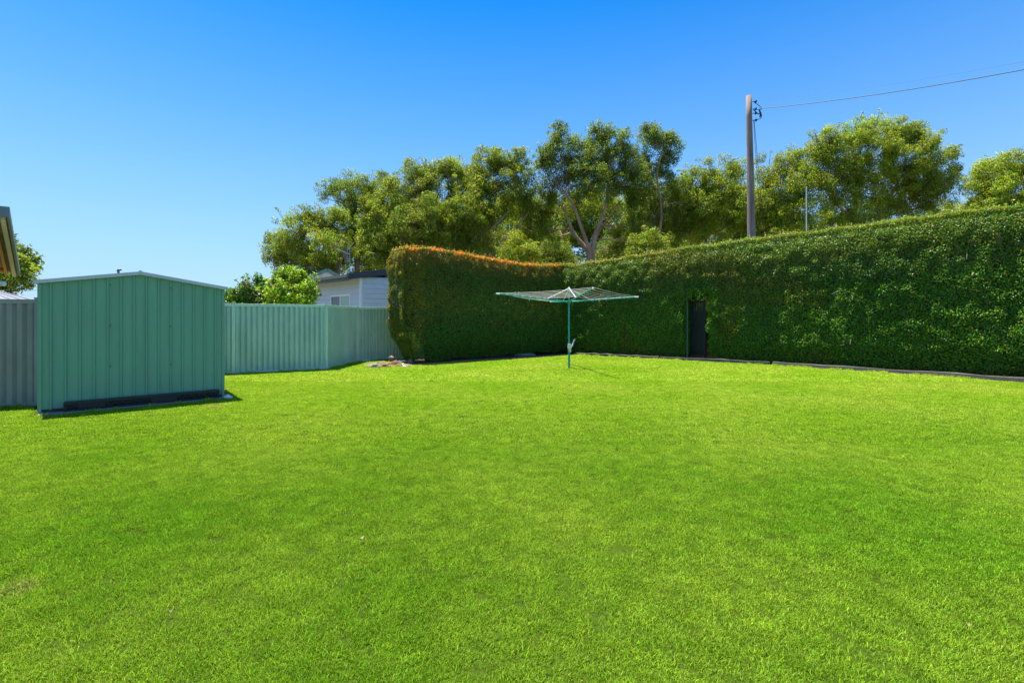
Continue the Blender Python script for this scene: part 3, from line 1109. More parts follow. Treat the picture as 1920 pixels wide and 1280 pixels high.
# a bit of dark paling fence in the hedge corner
cpost = empty('paling_fence', (1.9, 21.6, 0), 'dark timber paling fence in the shade behind the hedge corner', 'fence')
mb = MB()
for i in range(24):
    a = Vector((.2 + i * .105 * .75, 20.6 + i * .105 * .68, 0))
    mb.beam(a, a + Vector((0, 0, 1.75 + random.uniform(-.02, .02))), .1, .016, up=(-.68, .75, 0))
mb.build('palings', M['paling'], cpost)

# ------------------------------------------------------------------ timber edging of the lawn
ed = [((2.45, 19.15), (5.2, 17.05), 'sunlit weathered timber sleeper edging the lawn right of the clothesline post', .10),
      ((5.24, 17.02), (8.0, 14.92), 'weathered timber sleeper edging the lawn in front of the hedge opening', .11),
      ((8.06, 14.84), (11.75, 10.68), 'long grey timber sleeper edging the lawn under the right end of the hedge', .11),
      ((11.8, 10.62), (14.1, 8.0), 'short timber sleeper at the right border of the photo', .11)]
for a, b_, lab, h in ed:
    mb = MB()
    a, b_ = Vector((*a, 0)), Vector((*b_, 0))
    nseg = 12
    dd = (b_ - a).normalized(); nr = Vector((dd.y, -dd.x, 0))
    rows = []
    for i in range(nseg + 1):
        p = a + (b_ - a) * (i / nseg) + nr * random.uniform(-.012, .012)
        z = h + random.uniform(-.012, .012)
        rows.append([p + nr * .0 + Vector((0, 0, -.05)), p + nr * .0 + Vector((0, 0, z)), p - nr * .09 + Vector((0, 0, z + random.uniform(-.006, .006))), p - nr * .09 + Vector((0, 0, -.05))])
    vs = [q for r_ in rows for q in r_]
    fs = []
    for i in range(nseg):
        for j in range(4):
            k = i * 4
            fs.append((k + j, k + (j + 1) % 4, k + 4 + (j + 1) % 4, k + 4 + j))
    fs += [(0, 1, 2, 3)[::-1], tuple(nseg * 4 + j for j in range(4))]
    mb.add(vs, fs)
    tag(mb.build('timber_sleeper', M['timber'], bevel=.006), lab, 'sleeper', 'timber sleepers edging the lawn')
mb = MB()
a, b_ = Vector((-2.0, 15.83, 0)), Vector((2.3, 19.0, 0))
mb.beam(a + Vector((0, 0, .01)), b_ + Vector((0, 0, .01)), .03, .09)
tag(mb.build('edging_strip', M['timber']), 'thin grey edging strip between lawn and mulch under the left hedge', 'edging')
fp = G(985, 667)
mb = MB(); mb.add([fp + Vector(v) for v in ((-.45, .1, .0), (-.1, -.06, .0), (.42, .16, .0), (.1, .5, .0), (-.4, .12, .075), (-.1, -.03, .07), (.36, .18, .08), (.08, .46, .085))],
                  [(3, 2, 1, 0), (4, 5, 6, 7), (0, 1, 5, 4), (1, 2, 6, 5), (2, 3, 7, 6), (3, 0, 4, 7)])
tag(mb.build('paving_stone', M['concrete'], bevel=.01), 'flat grey paving stone in the mulch left of the clothesline post', 'paving stone')

# ------------------------------------------------------------------ clothesline
bx, by = 1.65, 13.88
cl = empty('rotary_clothesline', (bx, by, 0), 'teal rotary clothesline with pale cords standing on the lawn', 'clothesline')
hub = Vector((bx, by, 1.93)); apex = Vector((bx, by, 2.32))
mb = MB(); mb.tube([(bx, by, -.05), (bx, by, .62)], .03, 14); mb.tube([(bx, by, .6), (bx, by, 1.9)], .027, 14)
mb.build('mast', M['teal'], cl, smooth=False)
mb = MB(); mb.tube([(bx, by, 1.88), (bx, by, 2.3)], .02, 12); mb.build('inner_mast', M['teal'], cl)
mb = MB(); mb.tube([(bx, by, 1.87), (bx, by, 1.96)], [.048, .05], 12); mb.build('hub', M['teal'], cl)
mb = MB(); mb.tube([(bx, by, 2.29), (bx, by, 2.335), (bx, by, 2.35)], [.036, .034, .012], 12); mb.build('top_cap', M['white'], cl)
ang = Vector((.36, -2.07, 0)).normalized()
R_ = 2.13
dirs = [ang, Vector((-ang.y, ang.x, 0)), -ang, Vector((ang.y, -ang.x, 0))]      # front, right, back, left
tipz = [2.20, 2.09, 2.0, 2.15]
tips = [Vector((bx, by, 0)) + d * R_ + Vector((0, 0, z)) for d, z in zip(dirs, tipz)]
def arm(i, t): return hub + (tips[i] - hub) * t
for i in range(4):
    mb = MB(); mb.tube([arm(i, .015), arm(i, .96)], [.021, .018], 10)
    a_ = mb.build('arm', M['teal'], cl)
    mb = MB(); mb.tube([arm(i, .955), arm(i, 1.0)], [.023, .020], 10); mb.build('end_cap', M['white'], a_)
    mb = MB(); mb.tube([apex, arm(i, .30) + Vector((0, 0, .02))], .0115, 8); mb.build('strut', M['galv'], cl)
for i in range(4):
    j = (i + 1) % 4
    for k, t in enumerate((.36, .46, .56, .66, .76, .87, .975)):
        a_, b_ = arm(i, t), arm(j, t)
        sag = .035 * t
        pts = [a_ + (b_ - a_) * q + Vector((0, 0, .022 - sag * 4 * q * (1 - q))) for q in (0, .25, .5, .75, 1)]
        mb = MB(); mb.tube(pts, .0042, 6)
        mb.build('line', M['line'], cl)
mb = MB()
mb.tube([(bx + .0, by - .06, .72), (bx + .005, by - .06, .60), (bx + .03, by - .06, .47)], [.05, .058, .02], 10)
mb.build('gear_housing', M['galv'], cl)
mb = MB()
mb.tube([(bx + .03, by - .075, .60), (bx + .085, by - .09, .68), (bx + .12, by - .09, .80), (bx + .155, by - .09, .86)], [.022, .018, .018, .024], 10)
mb.build('crank_handle', M['white'], cl, smooth=True)


# ------------------------------------------------------------------ pegs on the cords
def peg(p, m_, lab, rot):
    e = empty('clothes_peg', p, lab, 'peg', 'clothes pegs on the clothesline cords')
    for sx in (-1, 1):
        mb = MB()
        d = Vector((math.cos(rot), math.sin(rot), 0)); n = Vector((-d.y, d.x, 0))
        a = Vector(p)
        mb.hexa([a + d * u + n * v + Vector((0, 0, z)) for z, w in ((-.062, .5), (.02, 1)) for (u, v) in ((-.006, sx * .003 if sx > 0 else sx * .013 * w), (.006, sx * .003 if sx > 0 else sx * .013 * w), (.006, sx * .013 * w if sx > 0 else sx * .003), (-.006, sx * .013 * w if sx > 0 else sx * .003))])
        mb.build('jaw', m_, e)


pm_ = dict(white=peg_mat('white_peg', (.75, .75, .72)), blue=peg_mat('blue_peg', (.10, .38, .75)), red=peg_mat('red_peg', (.55, .03, .04)),
           pink=peg_mat('pink_peg', (.70, .12, .22)), yellow=peg_mat('yellow_peg', (.62, .62, .12)), wood=peg_mat('wooden_peg', (.55, .42, .28)))
for (i, t, q, c, lab) in ((1, .975, .48, 'blue', 'bright blue clothes peg under the right arm of the clothesline'),
                          (1, .975, .80, 'red', 'red clothes peg on the cord just right of the clothesline mast'),
                          (1, .975, .33, 'pink', 'pink clothes peg nearest the right tip of the clothesline'),
                          (1, .975, .73, 'yellow', 'yellow clothes peg on the low cord near the mast'),
                          (1, .975, .66, 'white', 'white clothes peg hanging from the clothesline'),
                          (1, .975, .41, 'white', 'white clothes peg hanging from the clothesline'),
                          (2, .975, .45, 'white', 'white clothes peg hanging from the clothesline'),
                          (3, .975, .20, 'white', 'white clothes peg hanging from the clothesline'),
                          (1, .975, .57, 'wood', 'wooden clothes peg between the blue and yellow pegs'),
                          (3, .975, .24, 'white', 'white clothes peg hanging from the clothesline')):
    j = (i + 1) % 4
    p = arm(i, t) + (arm(j, t) - arm(i, t)) * q + Vector((0, 0, .022 - .035 * t * 4 * q * (1 - q)))
    peg(p, pm_[c], lab, random.uniform(0, 3))

# ------------------------------------------------------------------ utility pole and cables
UY = 20.0
tp = W(1404, 180, UY); bt = W(1409, 445, UY)
dn = (bt - tp)
base = tp + dn * (tp.z / (tp.z - bt.z))
up = empty('utility_pole', (base.x, base.y, 0), 'weathered grey timber power pole standing behind the hedge', 'power pole')
mb = MB()
pts, rad = [], []
for i in range(13):
    t = i / 12
    p = base + (tp - base) * t
    pts.append(p + Vector((random.uniform(-.012, .012), 0, 0))); rad.append(.205 - .095 * t + random.uniform(-.004, .004))
mb.tube(pts, rad, 14)
mb.build('shaft', M['pole'], up, smooth=True)
for py in (191, 205, 213, 226):
    p = W(1411, py, UY)
    mb = MB()
    mb.tube([p, p + Vector((.13, -.02, 0))], .016, 8)
    br = mb.build('bracket', M['wire'], up)
    mb = MB()
    q = p + Vector((.13, -.02, 0))
    mb.tube([q + Vector((0, 0, -.05)), q + Vector((0, 0, -.02)), q, q + Vector((0, 0, .03)), q + Vector((0, 0, .06))], [.02, .045, .03, .045, .02], 10)
    mb.build('insulator', M['wire'], br, smooth=True)
mb = MB()
def loop(a, b, s): return [W(*a, UY - .03) + (W(*b, UY - .03) - W(*a, UY - .03)) * t + Vector((s * math.sin(PI * t), 0, -.10 * math.sin(PI * t))) for t in (0, .2, .4, .6, .8, 1)]
mb.tube(loop((1414, 192), (1420, 206), .25), .013, 6)
mb.tube(loop((1413, 226), (1424, 206), .20), .016, 6)
mb.tube(loop((1413, 206), (1425, 212), .05), .02, 6)
mb.tube(loop((1424, 206), (1424, 219), .04), .03, 6)
mb.build('jumper_cables', M['wire'], up)


def cable(a, b, sag, r_, lab, name='power_line'):
    a, b = Vector(a), Vector(b)
    pts = [a + (b - a) * (i / 24) - Vector((0, 0, sag * 4 * (i / 24) * (1 - i / 24))) for i in range(25)]
    mb = MB(); mb.tube(pts, r_, 6)
    return tag(mb.build(name, M['wire']), lab, 'cable', 'overhead cables')


A = W(1424, 204, UY - .05); B = W(1920, 131, 14)
cable(A, A + (B - A) * 2.6 + Vector((0, 0, 1.85)), .75, .012, 'thick black power cable running from the pole to the right')
A2 = W(1418, 190, UY - .05); B2 = W(1920, 116, 13.4)
cable(A2, A2 + (B2 - A2) * 2.6 + Vector((0, 0, 1.72)), .7, .0028, 'very thin upper power cable running from the pole to the right')
for k, dx in enumerate((0, 4)):
    a = W(1413 + dx * .3, 227, UY); b_ = W(1436 + dx * 2, 560, 29)
    cable(a, b_, .15, .009, ('thin service wire dropping from the pole, left of the pair', 'thin service wire dropping from the pole, right of the pair')[k], 'service_wire')
tpz = W(1512, 352, 25)
th = empty('metal_mast', (tpz.x, 25, 0), 'thin pale metal mast rising behind the hedge right of the power pole', 'mast')
mb = MB(); mb.tube([(tpz.x, 25, -.05), (tpz.x, 25, 4)], .034, 10); mb.tube([(tpz.x, 25, 3.9), (tpz.x, 25, tpz.z)], .027, 10); mb.build('shaft', M['galv'], th)
mb = MB(); mb.tube([(tpz.x, 25, tpz.z), (tpz.x, 25, tpz.z + .06)], [.033, .02], 10); mb.build('mast_cap', M['galv'], th)

# ------------------------------------------------------------------ grey weatherboard cottage
hc = V2(-6.30, 20.0)
hl_ = V2(-.72, .694).normalized(); hr_ = V2(.694, .72).normalized()
house = empty('weatherboard_cottage', (hc.x, hc.y, 0), 'pale blue grey weatherboard cottage with dark skillion roof behind the green fence', 'house')
LW, RW = 6.5, 5.0
slope = .175
def rz(u): return 3.13 + slope * (u + .6)        # underside of the roof, u metres along the right wall


def boards(name, o, d, nrm, L, ztop, hole=None):
    mb = MB()
    z = 0.0
    bh = .205
    while z < 4.4:
        segs = [(0, L)]
        if hole and z + bh > hole[2] and z < hole[3]:
            segs = [(0, hole[0]), (hole[1], L)]
        for u0, u1 in segs:
            t0, t1 = ztop(u0), ztop(u1)
            if z >= max(t0, t1) - .01: continue
            if z > min(t0, t1) - .01:                     # stop the board where the rake cuts it off
                uc = u0 + (u1 - u0) * (z + .01 - t0) / (t1 - t0)
                if t0 < t1: u0 = uc
                else: u1 = uc
                t0, t1 = ztop(u0), ztop(u1)
            za, zb = min(z + bh, t0), min(z + bh, t1)
            if za <= z and zb <= z: continue
            za, zb = max(za, z + .002), max(zb, z + .002)
            P0, P1 = o + d * u0, o + d * u1
            mb.hexa([P0 + nrm * .034 + Vector((0, 0, z)), P1 + nrm * .034 + Vector((0, 0, z)), P1 - nrm * .03 + Vector((0, 0, z)), P0 - nrm * .03 + Vector((0, 0, z)),
                     P0 + nrm * .006 + Vector((0, 0, za)), P1 + nrm * .006 + Vector((0, 0, zb)), P1 - nrm * .03 + Vector((0, 0, zb)), P0 - nrm * .03 + Vector((0, 0, za))])
        z += bh + .004
    return mb.build(name, M['board'], house)


w0, w1, wz0, wz1 = .84, 2.68, 1.28, 2.50
boards('side_wall', hc + hl_ * LW, -hl_, -hr_, LW, lambda u: rz(0) - .05, (LW - w1, LW - w0, wz0, wz1))
boards('gable_wall', hc, hr_, -hl_, RW, lambda u: rz(u) - .05)
boards('side_wall', hc + hr_ * RW, hl_, hr_, LW, lambda u: rz(RW) - .05)
boards('gable_wall', hc + hl_ * LW + hr_ * RW, -hr_, hl_, RW, lambda u: rz(RW - u) - .05)
mb = MB(); mb.obox(hc - hr_ * .046 - hl_ * .046, hr_, .09, hl_, .09, 0, rz(0) - .06); mb.build('corner_board', M['boardtrim'], house)
ro = hc - hr_ * .6 - hl_ * .15
def roofpt(u, v, dz): return hc + hr_ * u + hl_ * v + Vector((0, 0, rz(u) + dz))
mb = MB()
mb.hexa([roofpt(-.58, -.13, 0), roofpt(RW + .3, -.13, 0), roofpt(RW + .3, LW + .3, 0), roofpt(-.58, LW + .3, 0),
         roofpt(-.58, -.13, .13), roofpt(RW + .3, -.13, .13), roofpt(RW + .3, LW + .3, .13), roofpt(-.58, LW + .3, .13)][::1])
mb.build('roof', M['roofg'], house)
mb = MB()
mb.hexa([roofpt(-.56, .02, -.03), roofpt(-.03, .02, -.03), roofpt(-.03, LW + .2, -.03), roofpt(-.56, LW + .2, -.03),
         roofpt(-.56, .02, -.005), roofpt(-.03, .02, -.005), roofpt(-.03, LW + .2, -.005), roofpt(-.56, LW + .2, -.005)])
mb.build('soffit', M['soffit'], house)
mb = MB()
mb.hexa([roofpt(-.62, -.165, -.10), roofpt(RW + .3, -.165, -.10), roofpt(RW + .3, -.135, -.10), roofpt(-.62, -.135, -.10),
         roofpt(-.62, -.165, .16), roofpt(RW + .3, -.165, .16), roofpt(RW + .3, -.135, .16), roofpt(-.62, -.135, .16)])
mb.build('barge_board', M['charcoal'], house)
mb = MB()
mb.hexa([roofpt(-.605, -.12, -.14), roofpt(-.58, -.12, -.14), roofpt(-.58, LW + .3, -.14), roofpt(-.605, LW + .3, -.14),
         roofpt(-.605, -.12, .04), roofpt(-.58, -.12, .04), roofpt(-.58, LW + .3, .04), roofpt(-.605, LW + .3, .04)])
mb.build('fascia', M['charcoal'], house)
mb = MB()
mb.hexa([roofpt(-.70, -.12, .01), roofpt(-.61, -.12, .01), roofpt(-.61, LW + .3, .01), roofpt(-.70, LW + .3, .01),
         roofpt(-.73, -.12, .12), roofpt(-.61, -.12, .12), roofpt(-.61, LW + .3, .12), roofpt(-.73, LW + .3, .12)])
mb.build('gutter', M['gutter'], house)
win = None
def wbar(mb, u0, u1, z0, z1, t=.06, off=.012):
    P0 = hc + hl_ * u0 - hr_ * (.03 + off)
    mb.obox(P0, hl_, u1 - u0, hr_, t, z0, z1)
mb = MB()
for (u0, u1, z0, z1) in ((w0, w1, wz1 - .07, wz1), (w0, w1, wz0, wz0 + .06), (w0, w0 + .06, wz0 + .06, wz1 - .07), (w1 - .06, w1, wz0 + .06, wz1 - .07), (1.72, 1.78, wz0 + .06, wz1 - .07)):
    wbar(mb, u0, u1, z0, z1)
win = mb.build('window', M['white'], house)
mb = MB(); wbar(mb, 1.78, w1 - .06, wz0 + .06, wz1 - .07, .008, -.02); mb.build('pane', M['glass'], win)
mb = MB(); wbar(mb, w0 + .06, 1.72, wz0 + .06, wz1 - .07, .008, -.02); mb.build('curtained_pane', M['curtain'], win)

# aerial on the cottage roof
ab = W(656, 516, 22.2)
ar = empty('tv_aerial', (ab.x, ab.y, 3.4), 'grey television aerial on the roof of the weatherboard cottage', 'aerial')
ztop = W(655, 463, 22.2).z
mb = MB(); mb.tube([(ab.x, ab.y, 3.3), (ab.x, ab.y, ztop)], .02, 8); mb.build('mast', M['aerial'], ar)
a_, b_ = W(654, 476, 22.2), W(631, 467, 22.3)
mb = MB(); mb.tube([a_, b_], .018, 6); mb.build('boom', M['aerial'], ar)
mb = MB()
for i in range(9):
    p = a_ + (b_ - a_) * (.1 + .9 * i / 8); q = .09 + .012 * (8 - i)
    mb.tube([p + Vector((0, -q, -.0)), p + Vector((0, q, 0))], .009, 5)
    mb.tube([p + Vector((0, 0, -q * .55)), p + Vector((0, 0, q * .55))], .008, 5)
mb.build('elements', M['aerial'], ar)
mb = MB()
for i in range(4):
    z = ztop - .35 - .11 * i
    mb.tube([(ab.x - .25, ab.y, z + .04), (ab.x + .02, ab.y, z)], .009, 5)
    mb.tube([(ab.x - .22, ab.y + .1, z - .03), (ab.x - .22, ab.y - .1, z - .03)], .009, 5)
mb.tube([(ab.x - .12, ab.y, ztop - .1), (ab.x - .12, ab.y, ztop - .75)], .014, 6)
mb.tube([(ab.x - .1, ab.y, ztop + .12), (ab.x - .1, ab.y, ztop - .3)], .012, 6)
mb.build('reflector', M['aerial'], ar)

# small gabled building further back
ga = W(612.5, 505, 32)
gd_ = V2(.80, .60).normalized(); gi_ = V2(-.60, .80).normalized()
gh = empty('gabled_outbuilding', (ga.x, ga.y, 0), 'small white gabled outbuilding with green trim and patchy paint beyond the cottage', 'outbuilding')
hw = 1.75; pitch = .5
gz = ga.z
gp0 = V2(ga.x, ga.y)
mb = MB()
vs = []
for v in (0.06, 6.0):
    for (u, z) in ((-hw + .2, 0), (hw - .2, 0), (hw - .2, gz - pitch * (hw - .2) - .06), (0, gz - .06), (-hw + .2, gz - pitch * (hw - .2) - .06)):
        vs.append(gp0 + gd_ * u + gi_ * v + Vector((0, 0, z)))
mb.add(vs, [(0, 1, 2, 3, 4), (9, 8, 7, 6, 5), (1, 6, 7, 2), (0, 4, 9, 5)])
mb.build('wall', M['gable'], gh)
for sg in (-1, 1):
    mb = MB()
    def gp_(u, v, dz): return gp0 + gd_ * (sg * u) + gi_ * v + Vector((0, 0, gz - pitch * u + dz))
    q = [gp_(0, -.1, 0), gp_(hw, -.1, 0), gp_(hw, 6.2, 0), gp_(0, 6.2, 0)]
    if sg < 0: q = q[::-1]
    mb.hexa(q + [p + Vector((0, 0, .05)) for p in q])
    mb.build('roof', M['paleroof'], gh)
    mb = MB()
    mb.beam(gp_(0.01, -.13, -.04), gp_(hw, -.13, -.04), .04, .22)
    mb.build('barge_board', M['greentrim'], gh)
    mb = MB()
    mb.beam(gp_(0.1, .03, -.20), gp_(hw - .1, .03, -.20), .03, .09)
    mb.build('trim', M['white'], gh)
for u in (-.28, .30):
    mb = MB(); mb.obox(gp0 + gd_ * (u - .22) - gi_ * -.02, gd_, .44, gi_, .05, gz - 1.05, gz - .72)
    mb.build('vent_opening', M['dark'], gh)

# ------------------------------------------------------------------ house corner at the left border
lh = empty('neighbour_house', (-11.6, 10.2, 0), 'neighbouring house whose roof corner with orange rafters shows at the left border', 'house')
K = W(11, 394, 8.5); Bq = W(32, 508, 11.2)
e1 = Bq - K                                         # verge running down and away
e2 = Vector((-.72, -.69, 0)) * 4.0                  # level edge running out of the picture
nrm_ = e1.cross(e2).normalized()
if nrm_.z < 0: nrm_ = -nrm_
def lp(a, b, dz): return K + e1 * a + e2 * b + nrm_ * dz
def slab(name, a0, a1, b0, b1, z0, z1, m_):
    mb = MB()
    q = [(a0, b0), (a1, b0), (a1, b1), (a0, b1)]
    c = [lp(a, b, z) for z in (z0, z1) for (a, b) in q]
    mb.hexa(c)
    return mb.build(name, m_, lh)
slab('roof', 0, 1, 0, 1, -.03, .02, M['brownsheet'])
slab('roof_sheet', -.01, 1.02, -.01, 1, .022, .05, M['roofg'])
slab('barge_board', 0, 1.02, -.012, -.002, -.09, .05, M['gutter'])
slab('barge_board', -.012, -.002, -.012, 1, -.14, .05, M['gutter'])
slab('rafter', .03, .99, .004, .018, -.16, -.032, M['palewall'])
for b0 in (.035, .13, .24, .36):
    slab('rafter', .30, .99, b0, b0 + .012, -.14, -.032, M['orange'])
for a0 in (.33, .62, .93):
    slab('batten', a0, a0 + .03, .05, .99, -.09, -.034, M['orange'])
mb = MB()
wp = lp(.86, .10, 0); wd_ = e2.normalized()
inn = Vector((-.69, .72, 0))
mb.obox(lp(.80, .10, 0), wd_, 3.2, inn, .15, 0, lp(.80, .1, 0).z - .08)
mb.build('wall', M['palewall'], lh)
q = W(2, 531, 9.9)
mb = MB(); mb.tube([q + Vector((-1.2, -.55, .02)), q + Vector((-.1, -.03, .0)), q + Vector((.06, .02, -.01))], .055, 10); mb.build('waste_pipe', M['white'], lh, smooth=True)

# pale low roof behind the grey fence
rb = empty('low_roof_shed', (-17.5, 15, 0), 'low pale metal hip roof just over the grey fence at the left', 'outbuilding')
E1 = W(76, 563.5, 13.5); E0 = W(-260, 562, 12.2); E2 = W(60, 562, 17.5); E3 = W(-200, 562, 17)
ap = W(-30, 538.5, 14.8); ap2 = W(-150, 538, 14.4)
mb = MB(); mb.add([E0, E1, ap, ap2, E2, E3], [(0, 1, 2, 3), (1, 4, 2), (4, 5, 3, 2), (5, 0, 3)])
mb.build('roof', M['paleroof'], rb)
mb = MB()
for t in np.linspace(.04, .96, 16):
    a = E0 + (E1 - E0) * float(t)
    b2_ = ap2 + (ap - ap2) * float(t)
    mb.tube([a + Vector((0, 0, .012)), b2_ + Vector((0, 0, .012))], .014, 4)
mb.build('roof_ribs', M['paleroof'], rb)
mb = MB()
mb.beam(E0 + Vector((0, -.05, -.06)), E1 + Vector((.05, -.05, -.06)), .09, .11)
mb.build('gutter', M['boardtrim'], rb)
mb = MB()
c4 = [Vector((p.x * .985, p.y + dy, 0)) for p, dy in ((E0, .25), (E1, .25), (E2, -.25), (E3, -.25))]
mb.hexa(c4 + [p + Vector((0, 0, 1.86)) for p in c4])
mb.build('wall', M['palewall'], rb)


# ------------------------------------------------------------------ trees
def puff_leaves(r, c, rad, n, L, cols, droop=.5):
    """leaves of one spray of foliage"""
    d = unit(r.normal(0, 1, (n, 3)))
    rr = rad * r.uniform(.15, 1, n) ** .45
    p = c + d * rr[:, None] * np.array([r.uniform(.7, 1.25), r.uniform(.7, 1.25), r.uniform(.55, 1.3)])
    nr = unit(d * .7 + r.normal(0, .6, (n, 3)) + np.array([0, 0, .45]))
    ax = unit(d + r.normal(0, .8, (n, 3)) + np.array([0, 0, -droop]))
    LL_ = L * r.uniform(.6, 1.35, n)
    V = leaf_quads(p, ax, nr, LL_, LL_ * r.uniform(.38, .55, n), .15)
    return V, pick(r, n, *cols)


OLIVE = ([(0.183, 0.277, 0.017), (0.257, 0.341, 0.019), (0.111, 0.202, 0.019), (0.355, 0.403, 0.032), (0.318, 0.29, 0.105)], [3, 3, 2, 1.2, 0.5])
BRIGHT = ([(0.211, 0.315, 0.015), (0.285, 0.379, 0.019), (0.137, 0.229, 0.017), (0.368, 0.413, 0.038), (0.316, 0.293, 0.113)], [3, 3, 1.6, 1.2, 0.6])
DARKG = ([(0.122, 0.21, 0.019), (0.181, 0.277, 0.021), (0.257, 0.328, 0.025), (0.09, 0.164, 0.021), (0.282, 0.249, 0.095)], [3, 3, 1.5, 1.6, 0.5])


def smooth_line(pts, k=5):
    out = []
    P = [pts[0]] + list(pts) + [pts[-1]]
    for i in range(1, len(P) - 2):
        p0, p1, p2, p3 = P[i - 1], P[i], P[i + 1], P[i + 2]
        for j in range(k):
            t = j / k
            out.append(.5 * ((2 * p1) + (p2 - p0) * t + (2 * p0 - 5 * p1 + 4 * p2 - p3) * t * t + (3 * p1 - p0 - 3 * p2 + p3) * t ** 3))
    out.append(P[-2])
    return out


def tree(name, label, Y, base, stems, lobes, cols, seed, L=.112, dens=1.0, cat='tree', group='paperbark trees beyond the hedge', puff=.44, fill=1.0, lm='tree'):
    """base: pixel column of the trunk; stems: pixel polylines from the base up; lobes: (px, py, radius px, depth shift)"""
    r = np.random.default_rng(seed)
    b = Vector(((base - 960) / F * Y, Y, 0))
    root = empty(name, b, label, cat, group)
    mbT = MB()
    ends = []
    for si, (st, rad) in enumerate(stems):
        pts = [b + Vector((r.uniform(-.15, .15), r.uniform(-.15, .15), -.1))]
        dy = r.uniform(-1.2, 1.2)
        for i, (px, py) in enumerate(st):
            pts.append(W(px, py, Y + dy * (i + 1) / len(st)))
        pts = smooth_line(pts)
        n = len(pts)
        rr = [rad * .85 * (1 - .72 * i / (n - 1)) for i in range(n)]
        mbT.tube(pts, rr, 9)
        for i in range(n // 3, n): ends.append((pts[i], rr[i]))
    Vs, Cc = [], []
    for (px, py, rp, dy) in lobes:
        c = W(px, py, Y + dy)
        R = rp / F * Y
        # limb to the lobe
        e, er = min(ends, key=lambda q: (q[0] - c).length + (2.0 if q[0].z > c.z else 0))
        mid = e + (c - e) * .5 + Vector((r.normal(0, .25), r.normal(0, .25), -.12 * (c - e).length * r.uniform(-.3, 1)))
        lr = min(er * .7, .11)
        lp_ = smooth_line([e, mid, c], 4)
        mbT.tube(lp_, [lr * (1 - .75 * i / (len(lp_) - 1)) for i in range(len(lp_))], 6)
        n = max(5, int(fill * 6.3 * (R / puff) ** 2))
        tone = r.uniform(.82, 1.18)
        bump = unit(r.normal(0, 1, (7, 3))); bw = r.uniform(-.38, .38, 7)
        def lump(d_): return 1 + float((np.clip(bump @ d_, 0, 1) ** 2 * bw).sum())
        for k in range(5):                       # ragged tufts standing out of the lobe
            d = r.normal(0, 1, 3); d[2] = abs(d[2]) * .9 - .15; d /= np.linalg.norm(d)
            q = np.array(c) + d * R * lump(d) * r.uniform(1.0, 1.42)
            pr = puff * r.uniform(.28, .55)
            nl = int(200 * dens * (pr / .62) ** 2 * (.15 / L) ** 1.6) + 6
            v, cc = puff_leaves(r, q, pr, nl, L, cols)
            Vs.append(v); Cc.append(cc * tone * r.uniform(.8, 1.25))
            mbT.tube([c + (Vector(q) - c) * .45, Vector(q)], [.025, .008], 4, caps=False)
        for k in range(n):
            d = r.normal(0, 1, 3); d /= np.linalg.norm(d)
            q = np.array(c) + d * R * lump(d) * r.uniform(.1, 1.15) ** .5 * np.array([1, .9, 1.0])
            pr = puff * r.uniform(.55, 1.25)
            if k % 4 == 0:
                s_ = lp_[int(r.integers(len(lp_) // 3, len(lp_)))]
                qv = Vector(q)
                m_ = s_ + (qv - s_) * .55 + Vector((r.normal(0, .12), r.normal(0, .12), r.normal(-.05, .12)))
                mbT.tube([s_, m_, qv], [lr * .42, lr * .3, .012], 5, caps=False)
            nl = int(200 * dens * (pr / .62) ** 2 * (.15 / L) ** 1.6)
            v, cc = puff_leaves(r, q, pr, nl, L, cols)
            t2 = tone * r.uniform(.72, 1.3)
            hue = r.uniform(.88, 1.14)
            cc = cc * t2 * np.array([hue, 1, 1])
            Vs.append(v); Cc.append(cc)
    mbT.build('trunk', M['bark'], root, smooth=True)
    quads('crown', np.concatenate(Vs), np.clip(np.concatenate(Cc), 0, 1), M[lm], root)
    return root


# leftmost tree behind the cottage
tree('paperbark_tree', 'leftmost broad olive tree behind the cottage, its crown dropping to the left', 34, 632,
     [([(632, 515), (622, 480), (600, 440), (585, 420)], .26), ([(634, 512), (645, 470), (640, 430)], .2), ([(628, 510), (590, 480), (545, 455)], .16)],
     [(585, 420, 36, 0), (548, 440, 36, -1), (520, 462, 24, 0), (625, 420, 36, 1), (600, 470, 42, -1.5), (550, 485, 36, 1), (640, 470, 38, 1.5), (575, 505, 34, 0), (530, 492, 18, 0), (620, 510, 26, 2), (510, 448, 12, 0)], OLIVE, 201)
tree('paperbark_tree', 'dark green tree standing behind the leftmost olive tree', 40, 668,
     [([(668, 500), (660, 440), (655, 380)], .26), ([(672, 490), (690, 430), (700, 370)], .22)],
     [(650, 350, 30, 0), (620, 352, 18, 0), (690, 350, 30, 1), (715, 335, 18, 0), (660, 395, 40, 0), (700, 400, 40, 1), (655, 445, 36, 0), (700, 455, 34, 1), (675, 490, 30, 0), (606, 368, 10, 0)], DARKG, 202, fill=.85)
tree('paperbark_tree', 'wide bright tree with a dense rounded crown above the left hedge', 33, 800,
     [([(800, 500), (795, 440), (780, 390)], .28), ([(803, 500), (840, 440), (870, 390), (890, 350)], .24), ([(798, 500), (760, 450), (730, 420)], .2)],
     [(745, 385, 44, 0), (790, 355, 42, 0), (840, 355, 42, .5), (715, 425, 38, -.5), (765, 430, 46, -1.5), (820, 420, 50, -1.5), (870, 400, 46, -1), (720, 475, 34, -1), (770, 480, 38, -1), (830, 470, 40, -1), (880, 450, 42, 0), (885, 340, 34, 1), (855, 325, 24, 1), (700, 455, 24, 0), (800, 325, 20, .5), (770, 322, 20, .5), (735, 348, 24, 0), (700, 385, 26, 0), (830, 318, 18, 0), (690, 430, 20, 0)], OLIVE, 203)
